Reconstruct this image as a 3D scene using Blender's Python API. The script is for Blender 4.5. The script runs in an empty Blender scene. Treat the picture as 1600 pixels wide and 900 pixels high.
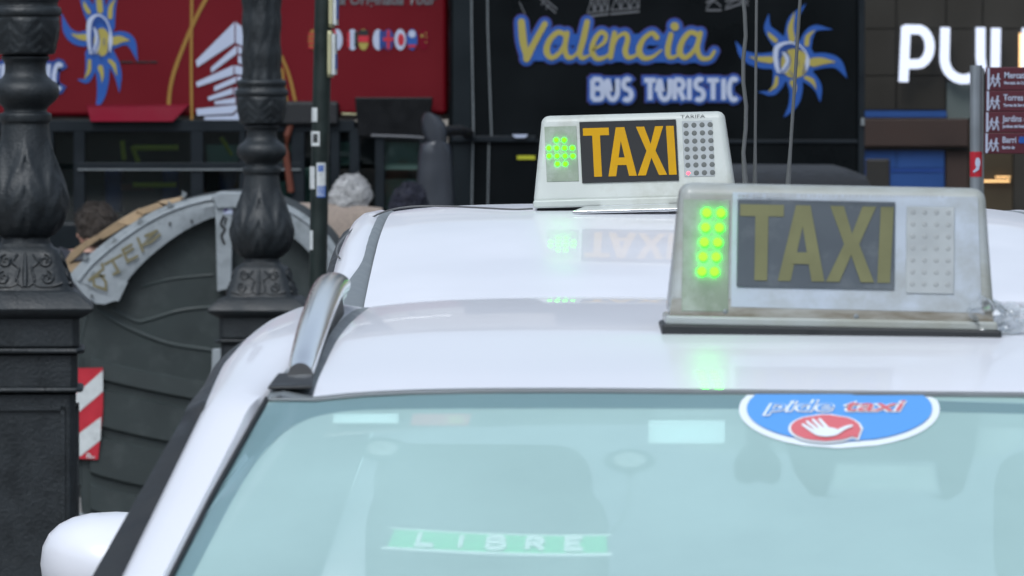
import bpy, bmesh, math, random
from mathutils import Vector, Matrix, noise
random.seed(7)
R = math.radians
S = bpy.context.scene
COL = S.collection
# ---------------------------------------------------------------- camera, sky, sun, exposure
F, CX, HY, H = 11600.0, 800.0, 120.0, 1.772      # focal length in photo pixels, centre column, horizon row, eye height
cam_d = bpy.data.cameras.new('camera'); cam = bpy.data.objects.new('camera', cam_d); COL.objects.link(cam)
S.camera = cam
cam.location = (0, 0, H)
cam.rotation_euler = (R(90) - math.atan((450 - HY) / F), 0, 0)
cam_d.sensor_width = 36; cam_d.lens = F / 1600 * 36
cam_d.clip_start = .1; cam_d.clip_end = 3000
cam_d.dof.use_dof = True; cam_d.dof.focus_distance = 12.0; cam_d.dof.aperture_fstop = 29
W = bpy.data.worlds.new('World'); S.world = W; W.use_nodes = True
wn = W.node_tree.nodes; wl = W.node_tree.links
sky = wn.new('ShaderNodeTexSky'); sky.sky_type = 'NISHITA'; sky.sun_disc = False
sky.sun_elevation = R(52); sky.sun_rotation = R(200); sky.dust_density = 4; sky.air_density = 1.2
hs = wn.new('ShaderNodeHueSaturation'); hs.inputs['Saturation'].default_value = .33
bg = wn['Background']; bg.inputs[1].default_value = .12
wl.new(sky.outputs[0], hs.inputs['Color'])
tint = wn.new('ShaderNodeMix'); tint.data_type = 'RGBA'; tint.blend_type = 'MULTIPLY'; tint.inputs[0].default_value = 1
tint.inputs[7].default_value = (.86, .97, 1.10, 1)
wl.new(hs.outputs[0], tint.inputs[6]); wl.new(tint.outputs[2], bg.inputs[0])
sd = bpy.data.lights.new('sun', 'SUN'); sd.energy = .9; sd.angle = R(25); sd.color = (1, .97, .93)
sun = bpy.data.objects.new('sun', sd); COL.objects.link(sun)
sun.rotation_euler = (R(90 - 52), 0, R(-20))
S.view_settings.view_transform = 'Standard'; S.view_settings.look = 'None'
S.view_settings.exposure = .40; S.view_settings.gamma = 1

# ---------------------------------------------------------------- helpers
def P(px, py, d):
    """point at photo pixel (px, py) and real distance d"""
    return Vector(((px - CX) / F * d, d, H - (py - HY) / F * d))
def ground(y):
    t = min(max((y - 15) / 13, 0), 1); t = t * t * (3 - 2 * t)
    return -.35 * t
def node_mat(name):
    m = bpy.data.materials.new(name); m.use_nodes = True
    return m, m.node_tree.nodes, m.node_tree.links, m.node_tree.nodes['Principled BSDF']
def mat(name, col, rough=.5, metal=0, coat=0, var=0.0, scale=8, bump=0.0, bscale=40, emit=None, estr=0, dirt=None, dscale=5, dlo=.5, dhi=.7, spec=.5, stretch=(1, 1, 1)):
    m, n, l, b = node_mat(name)
    b.inputs['Base Color'].default_value = (*col, 1)
    b.inputs['Roughness'].default_value = rough; b.inputs['Metallic'].default_value = metal
    b.inputs['Coat Weight'].default_value = coat; b.inputs['Coat Roughness'].default_value = .03
    b.inputs['Specular IOR Level'].default_value = spec
    tc = n.new('ShaderNodeTexCoord'); mp = n.new('ShaderNodeMapping'); mp.inputs['Scale'].default_value = stretch
    l.new(tc.outputs['Object'], mp.inputs[0])
    last = None
    if var:
        nz = n.new('ShaderNodeTexNoise'); nz.inputs['Scale'].default_value = scale; nz.inputs['Detail'].default_value = 6
        l.new(mp.outputs[0], nz.inputs['Vector'])
        rp = n.new('ShaderNodeMapRange'); rp.inputs['From Min'].default_value = .3; rp.inputs['From Max'].default_value = .7
        rp.inputs['To Min'].default_value = 1 - var; rp.inputs['To Max'].default_value = 1 + var
        l.new(nz.outputs[0], rp.inputs[0])
        mx = n.new('ShaderNodeVectorMath'); mx.operation = 'SCALE'; mx.inputs[0].default_value = col
        l.new(rp.outputs[0], mx.inputs['Scale']); last = mx.outputs[0]
        l.new(last, b.inputs['Base Color'])
        r2 = n.new('ShaderNodeMapRange'); r2.inputs['From Min'].default_value = .3; r2.inputs['From Max'].default_value = .7
        r2.inputs['To Min'].default_value = max(rough * .8, .01); r2.inputs['To Max'].default_value = min(rough * 1.25, 1)
        l.new(nz.outputs[0], r2.inputs[0]); l.new(r2.outputs[0], b.inputs['Roughness'])
    if dirt:
        nz = n.new('ShaderNodeTexNoise'); nz.inputs['Scale'].default_value = dscale; nz.inputs['Detail'].default_value = 8
        nz.inputs['Roughness'].default_value = .65
        l.new(mp.outputs[0], nz.inputs['Vector'])
        rp = n.new('ShaderNodeMapRange'); rp.inputs['From Min'].default_value = dlo; rp.inputs['From Max'].default_value = dhi
        l.new(nz.outputs[0], rp.inputs[0])
        mx = n.new('ShaderNodeMix'); mx.data_type = 'RGBA'; mx.inputs[6].default_value = (*col, 1); mx.inputs[7].default_value = (*dirt, 1)
        l.new(rp.outputs[0], mx.inputs[0])
        if last: l.new(last, mx.inputs[6])
        l.new(mx.outputs[2], b.inputs['Base Color'])
    if bump:
        nb = n.new('ShaderNodeTexNoise'); nb.inputs['Scale'].default_value = bscale; nb.inputs['Detail'].default_value = 5
        l.new(mp.outputs[0], nb.inputs['Vector'])
        bp = n.new('ShaderNodeBump'); bp.inputs['Strength'].default_value = bump; bp.inputs['Distance'].default_value = .01
        l.new(nb.outputs[0], bp.inputs['Height']); l.new(bp.outputs[0], b.inputs['Normal'])
    if emit:
        b.inputs['Emission Color'].default_value = (*emit, 1); b.inputs['Emission Strength'].default_value = estr
    return m
def glass_mat(name, tint, film, film_amt, gloss=.12, rough=.02, noisy=.0, gcol=(1, 1, 1)):
    """tinted glass: transparent body, sky reflection and a diffuse film; on the windscreen its colour stands in for sky haze"""
    m, n, l, b = node_mat(name); n.remove(b)
    out = [x for x in n if x.type == 'OUTPUT_MATERIAL'][0]
    tr = n.new('ShaderNodeBsdfTransparent'); tr.inputs[0].default_value = (*tint, 1)
    df = n.new('ShaderNodeBsdfDiffuse'); df.inputs[0].default_value = (*film, 1)
    gl = n.new('ShaderNodeBsdfGlossy'); gl.inputs['Roughness'].default_value = rough; gl.inputs[0].default_value = (*gcol, 1)
    m1 = n.new('ShaderNodeMixShader'); m1.inputs[0].default_value = film_amt
    m2 = n.new('ShaderNodeMixShader')
    fr = n.new('ShaderNodeFresnel'); fr.inputs[0].default_value = 1.5
    ad = n.new('ShaderNodeMath'); ad.operation = 'ADD'; ad.inputs[1].default_value = gloss; ad.use_clamp = True
    l.new(fr.outputs[0], ad.inputs[0]); l.new(ad.outputs[0], m2.inputs[0])
    if noisy:
        tc = n.new('ShaderNodeTexCoord'); nz = n.new('ShaderNodeTexNoise'); nz.inputs['Scale'].default_value = 4; nz.inputs['Detail'].default_value = 5
        l.new(tc.outputs['Object'], nz.inputs['Vector'])
        rp = n.new('ShaderNodeMapRange'); rp.inputs['From Min'].default_value = .3; rp.inputs['From Max'].default_value = .7
        rp.inputs['To Min'].default_value = film_amt - noisy; rp.inputs['To Max'].default_value = film_amt + noisy
        l.new(nz.outputs[0], rp.inputs[0]); l.new(rp.outputs[0], m1.inputs[0])
    l.new(tr.outputs[0], m1.inputs[1]); l.new(df.outputs[0], m1.inputs[2])
    l.new(m1.outputs[0], m2.inputs[1]); l.new(gl.outputs[0], m2.inputs[2]); l.new(m2.outputs[0], out.inputs[0])
    return m

class MB:
    def __init__(s): s.v = []; s.f = []
    def add(s, vs, fs):
        o = len(s.v); s.v += [tuple(p) for p in vs]; s.f += [tuple(i + o for i in f) for f in fs]; return s
    def box(s, c, size, rot=None):
        x, y, z = [a / 2 for a in size]
        vs = [Vector((i, j, k)) for i in (-x, x) for j in (-y, y) for k in (-z, z)]
        if rot: vs = [rot @ p for p in vs]
        return s.add([p + Vector(c) for p in vs], [(0, 1, 3, 2), (4, 6, 7, 5), (0, 4, 5, 1), (2, 3, 7, 6), (0, 2, 6, 4), (1, 5, 7, 3)])
    def b2(s, a, b):
        return s.box([(a[i] + b[i]) / 2 for i in range(3)], [abs(b[i] - a[i]) for i in range(3)])
    def loft(s, rows, closed=False, caps=False):
        n = len(rows[0]); vs = [p for r in rows for p in r]; fs = []
        for i in range(len(rows) - 1):
            for j in range(n if closed else n - 1):
                k = (j + 1) % n
                fs.append((i * n + j, i * n + k, (i + 1) * n + k, (i + 1) * n + j))
        if caps:
            fs.append(tuple(range(n))[::-1]); fs.append(tuple((len(rows) - 1) * n + j for j in range(n)))
        return s.add(vs, fs)
    def tube(s, pts, r, seg=8, caps=True):
        pts = [Vector(p) for p in pts]; rows = []
        rr = r if isinstance(r, (list, tuple)) else [r] * len(pts)
        up = Vector((0, 0, 1))
        for i, p in enumerate(pts):
            t = (pts[min(i + 1, len(pts) - 1)] - pts[max(i - 1, 0)]).normalized()
            a = t.cross(up)
            if a.length < .1: a = t.cross(Vector((1, 0, 0)))
            a.normalize(); b = a.cross(t)
            rows.append([p + (a * math.cos(2 * math.pi * j / seg) + b * math.sin(2 * math.pi * j / seg)) * rr[i] for j in range(seg)])
        return s.loft(rows, True, caps)
    def lathe(s, prof, c=(0, 0, 0), seg=24, axis='z', fn=None):
        rows = []
        for (r, h) in prof:
            row = []
            for j in range(seg):
                a = 2 * math.pi * j / seg
                q = r + (fn(a, h) if fn else 0)
                x, y = q * math.cos(a), q * math.sin(a)
                row.append(Vector((x, y, h) if axis == 'z' else ((h, x, y) if axis == 'x' else (x, h, y))) + Vector(c))
            rows.append(row)
        return s.loft(rows, True, True)
    def prism(s, pts, off):
        """closed outline pushed along off"""
        n = len(pts); off = Vector(off); a = [Vector(p) for p in pts]; b = [p + off for p in a]
        return s.add(a + b, [tuple(range(n)), tuple(range(n, 2 * n))[::-1]] + [(i, i + n, (i + 1) % n + n, (i + 1) % n) for i in range(n)])
    def build(s, name, m, parent=None, smooth=None, bevel=0, bseg=2, solid=0, subsurf=0, label=None, cat=None, group=None, kind=None):
        me = bpy.data.meshes.new(name); me.from_pydata(s.v, [], s.f); me.validate()
        bm = bmesh.new(); bm.from_mesh(me); bmesh.ops.recalc_face_normals(bm, faces=bm.faces); bm.to_mesh(me); bm.free()
        me.materials.append(m)
        o = bpy.data.objects.new(name, me); COL.objects.link(o)
        if smooth is not None:
            me.shade_smooth(); me.set_sharp_from_angle(angle=R(smooth))
        if solid:
            q = o.modifiers.new('solid', 'SOLIDIFY'); q.thickness = solid; q.offset = -1
        if bevel:
            q = o.modifiers.new('bevel', 'BEVEL'); q.width = bevel; q.segments = bseg; q.limit_method = 'ANGLE'; q.angle_limit = R(30)
            me.shade_smooth(); me.set_sharp_from_angle(angle=R(50)); q.harden_normals = True
        if subsurf:
            q = o.modifiers.new('sub', 'SUBSURF'); q.levels = subsurf; q.render_levels = subsurf
        if parent:
            o.parent = parent; o.matrix_parent_inverse = Matrix.Identity(4)
        tag(o, label, cat, group, kind)
        return o
def tag(o, label=None, cat=None, group=None, kind=None):
    if label: o['label'] = label
    if cat: o['category'] = cat
    if group: o['group'] = group
    if kind: o['kind'] = kind
    return o
def empty(name, loc, label, cat, rz=0, group=None, rot=None):
    o = bpy.data.objects.new(name, None); COL.objects.link(o); o.location = loc
    o.rotation_euler = rot if rot else (0, 0, rz); o.empty_display_size = .1
    tag(o, label, cat, group); o['_'] = 0; del o['_']
    return o
def copy_tree(o, parent=None):
    c = o.copy(); COL.objects.link(c)
    if parent: c.parent = parent
    for ch in list(o.children): copy_tree(ch, c)
    return c
def part_copy(o, loc):
    c = o.copy(); COL.objects.link(c); c.location = loc; return c
def cr(pts, n=6):
    """Catmull-Rom through pts (any dimension)"""
    if len(pts) < 3: return [tuple(p) for p in pts]
    q = [tuple(2 * a - b for a, b in zip(pts[0], pts[1]))] + [tuple(p) for p in pts] + [tuple(2 * a - b for a, b in zip(pts[-1], pts[-2]))]
    out = []
    for i in range(1, len(q) - 2):
        for k in range(n):
            t = k / n
            out.append(tuple(.5 * (2 * b + (c - a) * t + (2 * a - 5 * b + 4 * c - d) * t * t + (3 * b - a - 3 * c + d) * t ** 3)
                             for a, b, c, d in zip(q[i - 1], q[i], q[i + 1], q[i + 2])))
    out.append(tuple(pts[-1])); return out
def lerp_tab(tab, x):
    if x <= tab[0][0]: return tab[0][1]
    for (a, p), (b, q) in zip(tab, tab[1:]):
        if x <= b: 
            t = (x - a) / (b - a); return p + (q - p) * t
    return tab[-1][1]
def smooth_tab(tab, n=10):
    return cr(tab, n)
# flat drawing: shapes in 2-D that a mapping function puts on a surface
def ribbon(pts, w, smooth=True, cap='round', grow=0):
    """outline-free strip: returns (verts2d, faces)"""
    ws = w if isinstance(w, (list, tuple)) else [w] * len(pts)
    q = [(p[0], p[1], k) for p, k in zip(pts, ws)]
    if smooth and len(q) > 2: q = cr(q, 6)
    vs, fs = [], []; n = len(q)
    for i in range(n):
        p = Vector(q[i][:2])
        d1 = (p - Vector(q[i - 1][:2])).normalized() if i else None
        d2 = (Vector(q[i + 1][:2]) - p).normalized() if i < n - 1 else None
        if d1 is None: d1 = d2
        if d2 is None: d2 = d1
        t = (d1 + d2)
        t = t.normalized() if t.length > 1e-6 else d1
        nn = Vector((-t.y, t.x)); m = 1 / max(nn.dot(Vector((-d2.y, d2.x))), .45)
        hw = (max(q[i][2], 0) / 2 + grow) * m
        if cap == 'butt' and grow and (i == 0 or i == n - 1): p = p + t * (grow if i else -grow)
        vs += [p + nn * hw, p - nn * hw]
    for i in range(n - 1): fs.append((2 * i, 2 * i + 1, 2 * i + 3, 2 * i + 2))
    if cap == 'round':
        for e, sg in ((0, -1), (n - 1, 1)):
            a, b = vs[2 * e], vs[2 * e + 1]; c = (a + b) / 2; r = (a - b).length / 2
            if r < 1e-5: continue
            t = Vector(((a - b).y, -(a - b).x)).normalized() * sg; nn = (a - b).normalized()
            k0 = len(vs)
            for k in range(1, 6):
                an = math.pi * k / 6
                vs.append(c + nn * r * math.cos(an) + t * r * math.sin(an))
            fs.append((2 * e, *range(k0, k0 + 5), 2 * e + 1))
    return vs, fs
def draw(mb, shapes, fn, depth=0.0, thick=0.0):
    """shapes: list of (verts, faces); fn(x, y, h) -> point; each shape gets its own tiny offset"""
    for i, (vs, fs) in enumerate(shapes):
        h = depth + i * 2e-4
        if thick:
            n = len(vs)
            for f in fs:
                mb.prism([fn(vs[k][0], vs[k][1], h) for k in f], fn(0, 0, thick) - fn(0, 0, 0))
        else:
            mb.add([fn(p[0], p[1], h) for p in vs], fs)
    return mb
def disc2(c, rx, ry=None, n=28, rot=0):
    ry = ry or rx
    return ([Vector((c[0] + rx * math.cos(2 * math.pi * k / n) * math.cos(rot) - ry * math.sin(2 * math.pi * k / n) * math.sin(rot),
                     c[1] + rx * math.cos(2 * math.pi * k / n) * math.sin(rot) + ry * math.sin(2 * math.pi * k / n) * math.cos(rot))) for k in range(n)], [tuple(range(n))])
def poly2(pts): return ([Vector(p) for p in pts], [tuple(range(len(pts)))])
def rect2(x0, y0, x1, y1): return poly2([(x0, y0), (x1, y0), (x1, y1), (x0, y1)])
def pxfn(d, off=0.0):
    """photo pixel -> upright plane facing the street at distance d"""
    def fn(x, y, h): 
        p = P(x, y, d); return Vector((p.x, d - off - h, p.z))
    return fn
# block letters: unit box, y up
def arc(cx, cy, rx, ry, a0, a1, n=8):
    return [(cx + rx * math.cos(R(a0 + (a1 - a0) * i / n)), cy + ry * math.sin(R(a0 + (a1 - a0) * i / n))) for i in range(n + 1)]
FONT = {
 'A': [[(0, 0), (.5, 1), (1, 0)], [(.2, .3), (.8, .3)]],
 'B': [[(.1, .03), (.1, .97)], [(.1, .97), (.5, .97)] + arc(.6, .75, .3, .22, 90, -90) + [(.1, .53)], [(.5, .53)] + arc(.65, .28, .32, .25, 90, -90) + [(.1, .03)]],
 'C': [arc(.55, .5, .48, .5, 50, 310, 12)],
 'E': [[(.95, .95), (.1, .95), (.1, .05), (.95, .05)], [(.1, .5), (.8, .5)]],
 'I': [[(.5, 0), (.5, 1)]],
 'L': [[(.1, 1), (.1, .05), (.95, .05)]],
 'P': [[(.1, 0), (.1, .97)], [(.1, .95), (.55, .95)] + arc(.6, .7, .35, .25, 90, -90) + [(.1, .45)]],
 'R': [[(.1, 0), (.1, .97)], [(.1, .95), (.5, .95)] + arc(.55, .72, .35, .23, 90, -90) + [(.1, .49)], [(.5, .49), (.95, 0)]],
 'S': [arc(.52, .74, .38, .24, 40, 270, 9) + arc(.5, .25, .42, .25, 90, -140, 9)[1:]],
 'T': [[(0, .93), (1, .93)], [(.5, 1), (.5, 0)]],
 'U': [[(.08, 1), (.08, .4)] + arc(.5, .4, .42, .38, 180, 360, 10) + [(.92, 1)]],
 'X': [[(.02, 0), (.98, 1)], [(.02, 1), (.98, 0)]],
}
def block(txt, x, y, w, h, gap, sw, slant=0, widths={}, flip=1, grow=0):
    """letters as strokes from left x, baseline y; flip=-1 when y grows downward"""
    out = []
    for ch in txt:
        if ch == ' ': x += w * .7; continue
        lw = w * widths.get(ch, 1)
        for st in FONT[ch]:
            pts = [(x + a * lw + slant * b * h, y + flip * b * h) for a, b in st]
            out.append(ribbon(pts, sw, smooth=False, cap='butt', grow=grow))
        x += lw + gap
    return out
def text_mesh(txt, size, name, m, fn, x, y, bold=0.0, sx=1, depth=0.0, parent=None, align='LEFT', label=None, shear=0):
    cu = bpy.data.curves.new('t', 'FONT'); cu.body = txt; cu.size = size; cu.offset = bold; cu.align_x = align; cu.resolution_u = 3; cu.shear = shear
    o = bpy.data.objects.new('t', cu); COL.objects.link(o)
    dg = bpy.context.evaluated_depsgraph_get(); me = bpy.data.meshes.new_from_object(o.evaluated_get(dg))
    bpy.data.objects.remove(o)
    for v in me.vertices:
        v.co = fn(x + v.co.x * sx, y + v.co.y, depth)
    me.name = name; me.materials.clear(); me.materials.append(m)
    q = bpy.data.objects.new(name, me); COL.objects.link(q)
    if parent: q.parent = parent
    if label: q['label'] = label
    return q

# ---------------------------------------------------------------- materials
M = {}
M['asphalt'] = mat('asphalt', (.05, .05, .052), .9, var=.25, scale=6, bump=.4, bscale=150)
M['paving'] = mat('paving', (.22, .21, .2), .85, var=.2, scale=3, bump=.3, bscale=60)
M['kerb'] = mat('kerb', (.3, .3, .29), .8, var=.2, scale=5)
M['white_line'] = mat('road_paint', (.7, .7, .68), .7, var=.15, scale=12, dirt=(.1, .1, .1), dscale=30, dlo=.6, dhi=.7)
M['paint'] = mat('white_car_paint', (.74, .75, .80), .4, coat=.38, var=.015, scale=2, spec=.25)
M['paint2'] = mat('white_car_paint_dusty', (.74, .75, .80), .4, coat=.38, var=.03, scale=5, spec=.25)
M['silver'] = mat('satin_aluminium', (.93, .94, .96), .16, metal=1)
M['rubber'] = mat('black_rubber', (.018, .02, .022), .55, var=.2, scale=30)
M['greytrim'] = mat('grey_trim', (.17, .19, .2), .45, var=.1, scale=20)
M['blackgloss'] = mat('black_gloss', (.01, .011, .012), .12, coat=.5)
M['plastic'] = mat('black_plastic', (.009, .010, .012), .6, var=.2, scale=15)
M['mirrorpl'] = mat('bus_mirror_plastic', (.035, .04, .05), .35, var=.15, scale=6)
M['screen'] = glass_mat('windscreen_glass', (.97, 1, .99), (.68, .98, .945), .47, .07, .02, .04, (.8, 1, .97))  # pale film colour paints in the sky haze reflected by the glass
M['band'] = glass_mat('windscreen_top_band', (.78, .80, .83), (.22, .36, .40), .22, -1, .3)
M['sideglass'] = glass_mat('side_glass', (.88, .97, .95), (.2, .25, .25), .0, .0)
M['cloth'] = mat('grey_seat_cloth', (.50, .55, .55), .9, var=.1, scale=30)
M['cabin'] = mat('cabin_trim', (.85, .88, .88), .85, var=.06, scale=4)
M['cabin_dark'] = mat('cabin_trim_dark', (.015, .02, .02), .9, var=.1, scale=4, spec=.1)
M['tyre'] = mat('tyre', (.02, .02, .02), .8, var=.2, scale=20)
M['lampglass'] = mat('headlamp', (.6, .62, .65), .08, metal=.6, coat=1)
M['redlamp'] = mat('tail_lamp', (.35, .01, .01), .12, coat=1)
M['signwhite'] = mat('sign_plastic', (.48, .51, .48), .38, var=.05, scale=12, dirt=(.30, .30, .24), dscale=9, dlo=.52, dhi=.85)
M['signold'] = mat('sign_plastic_weathered', (.38, .41, .41), .32, coat=.2, var=.08, scale=9, dirt=(.24, .24, .19), dscale=9, dlo=.42, dhi=.72, stretch=(.6, 1, 1.6))
M['signgreen'] = mat('sign_lamp_window', (.22, .27, .20), .4, var=.15, scale=25, dirt=(.36, .40, .36), dscale=30, dlo=.45, dhi=.8)
M['signinner'] = mat('sign_inner_plate', (.40, .45, .51), .4, var=.06, scale=14, dirt=(.26, .27, .25), dscale=12, dlo=.46, dhi=.74)
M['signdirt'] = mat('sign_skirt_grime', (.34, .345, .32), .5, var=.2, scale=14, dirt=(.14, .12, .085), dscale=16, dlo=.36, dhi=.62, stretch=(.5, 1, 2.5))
M['tariff'] = mat('tariff_plate', (.34, .365, .37), .45, var=.1, scale=25)
M['panel_n'] = mat('sign_panel_slate', (.062, .076, .090), .35, var=.12, scale=14, dirt=(.15, .17, .18), dscale=12, dlo=.5, dhi=.8)
M['letter_n'] = mat('sign_letter_olive', (.135, .135, .055), .45, var=.12, scale=20)
M['panel_f'] = mat('sign_panel_black', (.02, .021, .023), .5, var=.1, scale=14, spec=.2)
M['letter_f'] = mat('sign_letter_amber', (.50, .27, .006), .6, var=.05, scale=20, spec=.15)
M['led'] = mat('green_led', (.02, .2, .01), 1, spec=0, emit=(.020, 1, .0012), estr=14)
M['led2'] = mat('green_led_core', (.02, .2, .01), 1, spec=0, emit=(.030, 1, .004), estr=14)
M['redled'] = mat('red_led', (.8, .02, .03), .3, emit=(1, .03, .05), estr=6)
M['hole'] = mat('tariff_lens', (.10, .11, .105), .6)
M['lens'] = mat('tariff_lens_pale', (.29, .31, .31), .45)
M['ink'] = mat('grey_print', (.33, .345, .35), .6)
M['tape'] = glass_mat('crumpled_tape', (.93, .95, .95), (.7, .75, .78), .16, .10, .12)
M['iron'] = mat('cast_iron_paint', (.011, .015, .018), .5, var=.3, scale=14, bump=.25, bscale=90, dirt=(.024, .028, .030), dscale=20, dlo=.55, dhi=.8)
M['greenpole'] = mat('green_pole_paint', (.006, .014, .012), .5, var=.25, scale=20)
M['beige'] = mat('cream_sign_edge', (.42, .40, .24), .6, var=.1)
M['bin'] = mat('bin_plastic', (.019, .028, .028), .6, var=.18, scale=5, dirt=(.04, .05, .05), dscale=9, dlo=.5, dhi=.8)
M['binrib'] = mat('bin_plastic_rib', (.028, .039, .039), .6, var=.15, scale=9)
M['bingrey'] = mat('bin_grey_frame', (.27, .30, .32), .65, var=.1, scale=9, dirt=(.12, .14, .145), dscale=13, dlo=.5, dhi=.8)
M['wood'] = mat('torn_foam_board', (.33, .235, .14), .8, var=.15, scale=22, bump=.3, bscale=60)
M['graffiti'] = mat('tan_graffiti', (.16, .14, .07), .7)
M['stkwhite'] = mat('white_sticker', (.55, .58, .58), .6, var=.1, scale=30, dirt=(.2, .2, .2), dscale=40, dlo=.6, dhi=.75)
M['stkred'] = mat('red_sticker', (.45, .015, .03), .45, var=.1, scale=20)
M['stkblue'] = mat('blue_sticker', (.05, .13, .42), .5, var=.1)
M['busred'] = mat('bus_red_paint', (.125, .0030, .008), .45, var=.08, scale=1.5, spec=.2)
M['busred2'] = mat('bus_red_flap', (.15, .005, .017), .6, spec=.1, var=.05, scale=3)
M['busdark'] = mat('bus_dark_lower', (.008, .012, .015), .4, var=.15, scale=3, spec=.2)
M['busframe'] = mat('bus_window_frame', (.010, .014, .018), .45, var=.15, scale=5, spec=.2)
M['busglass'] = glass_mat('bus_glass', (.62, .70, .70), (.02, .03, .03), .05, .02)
M['busblack'] = mat('bus_black_wrap', (.0045, .006, .007), .3, var=.3, scale=2, spec=.12)
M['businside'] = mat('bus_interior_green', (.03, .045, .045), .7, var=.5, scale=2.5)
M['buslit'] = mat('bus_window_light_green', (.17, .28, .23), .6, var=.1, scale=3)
M['yellowrail'] = mat('yellow_handrail', (.42, .43, .02), .5)
M['orange'] = mat('orange_seat', (.12, .03, .015), .6)
M['gblue'] = mat('print_blue', (.006, .045, .22), .5, var=.03)
M['gbluelt'] = mat('print_blue_bright', (.008, .072, .32), .5, var=.03)
M['gpurple'] = mat('print_purple_edge', (.06, .03, .16), .4)
M['gyellow'] = mat('print_yellow', (.34, .285, .06), .5, var=.03)
M['gold'] = mat('print_gold', (.27, .14, .02), .5, var=.05)
M['gwhite'] = mat('print_white', (.42, .47, .6), .5, var=.03)
M['ggrey'] = mat('print_grey', (.11, .115, .125), .5)
M['shopwhite'] = mat('lit_letter', (.8, .8, .85), .4, emit=(.62, .72, 1), estr=.42)
M['shopglass'] = mat('shop_glass', (.032, .029, .024), .22, coat=.4, var=.22, scale=.9)
M['shopglass2'] = mat('shop_glass_ochre', (.05, .036, .018), .35, coat=.2, var=.35, scale=1.3)
M['shopframe'] = mat('shop_frame', (.026, .024, .021), .4)
M['brownbeam'] = mat('brown_beam', (.032, .016, .011), .6, var=.15, scale=3)
M['bluepanel'] = mat('blue_panel', (.009, .055, .21), .5, var=.1, scale=3)
M['greypanel'] = mat('grey_green_panel', (.085, .105, .10), .6, var=.08, scale=3)
M['stone'] = mat('facade_stone', (.34, .31, .27), .85, var=.15, scale=2, bump=.3, bscale=20)
M['facadeglass'] = mat('facade_window_glass', (.04, .05, .055), .1, coat=.5)
M['warm'] = mat('warm_lamp', (.9, .6, .3), .5, emit=(1, .55, .2), estr=1.2)
M['maroon'] = mat('maroon_board', (.075, .008, .018), .5, var=.06, scale=6)
M['poleal'] = mat('grey_metal_pole', (.30, .33, .36), .35, metal=.6, var=.08, scale=10)
M['skin'] = mat('skin', (.50, .28, .2), .5, var=.08, scale=20)
M['hairwhite'] = mat('white_hair', (.42, .42, .42), .8, var=.3, scale=60, bump=.8, bscale=120, stretch=(3, 3, 1))
M['hairbrown'] = mat('brown_hair', (.035, .026, .02), .7, var=.4, scale=60, bump=.8, bscale=120, stretch=(3, 3, 1))
M['hairblack'] = mat('dark_cap', (.008, .009, .02), .8, var=.2, scale=40)
M['coatbeige'] = mat('beige_wool', (.26, .21, .175), .9, var=.15, scale=60, bump=.4, bscale=90)
M['coatdark'] = mat('dark_jacket', (.02, .022, .03), .8, var=.2, scale=20)
M['trousers'] = mat('dark_trousers', (.03, .032, .04), .85, var=.2, scale=20)
M['shoe'] = mat('shoe', (.02, .018, .016), .5)
M['eye'] = mat('eye', (.03, .02, .015), .2)
M['stkovalblue'] = mat('oval_sticker_blue', (.10, .33, .74), .4)
M['stkovalwhite'] = mat('oval_sticker_white', (.76, .82, .86), .4)
M['stkovalred'] = mat('oval_sticker_red', (.66, .15, .17), .4)
M['cardwhite'] = mat('pale_card', (.75, .88, .88), .6)
M['cardred'] = mat('red_card', (.55, .12, .13), .6)
M['cardyellow'] = mat('yellow_print', (.7, .65, .2), .6)
M['libre'] = mat('libre_green', (.06, .72, .25), .45)
M['librewhite'] = mat('libre_white', (.97, 1, 1), .45)
M['cup'] = mat('suction_cup', (.06, .09, .10), .4)
M['whip'] = mat('whip_steel', (.085, .09, .09), .5)
M['wire'] = mat('grey_wire', (.10, .10, .10), .5)

# ---------------------------------------------------------------- ground, road, pavement
ys = [-60, -30, 0, 15] + [15 + 13 * i / 10 for i in range(1, 11)] + [40, 70, 120, 300, 900, 2000]
def sheet(name, x0, x1, y0, y1, dz, m, kind='structure', thick=0):
    yy = [y0] + [y for y in ys if y0 < y < y1] + [y1]
    mb = MB(); mb.loft([[(x0, y, ground(y) + dz), (x1, y, ground(y) + dz)] for y in yy])
    if thick:
        mb.loft([[(x0, y, ground(y)), (x0, y, ground(y) + dz)] for y in yy]); mb.loft([[(x1, y, ground(y) + dz), (x1, y, ground(y))] for y in yy])
    return mb.build(name, m, kind=kind)
sheet('ground', -1500, 1500, -1500, 2000, -.012, M['paving'])
sheet('road', -1.15, 6.5, -40, 39, -.004, M['asphalt'])
sheet('cross_road', -60, 60, 39, 53.5, -.004, M['asphalt'])
sheet('pavement', -12, -1.3, -40, 38, .12, M['paving'], thick=1)
sheet('kerb', -1.3, -1.15, -40, 38, .124, M['kerb'], thick=1)
sheet('far_pavement', -60, 60, 53.5, 56, .12, M['paving'], thick=1)
sheet('lane_line', 1.75, 1.85, -20, 36, 0, M['white_line'])

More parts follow.
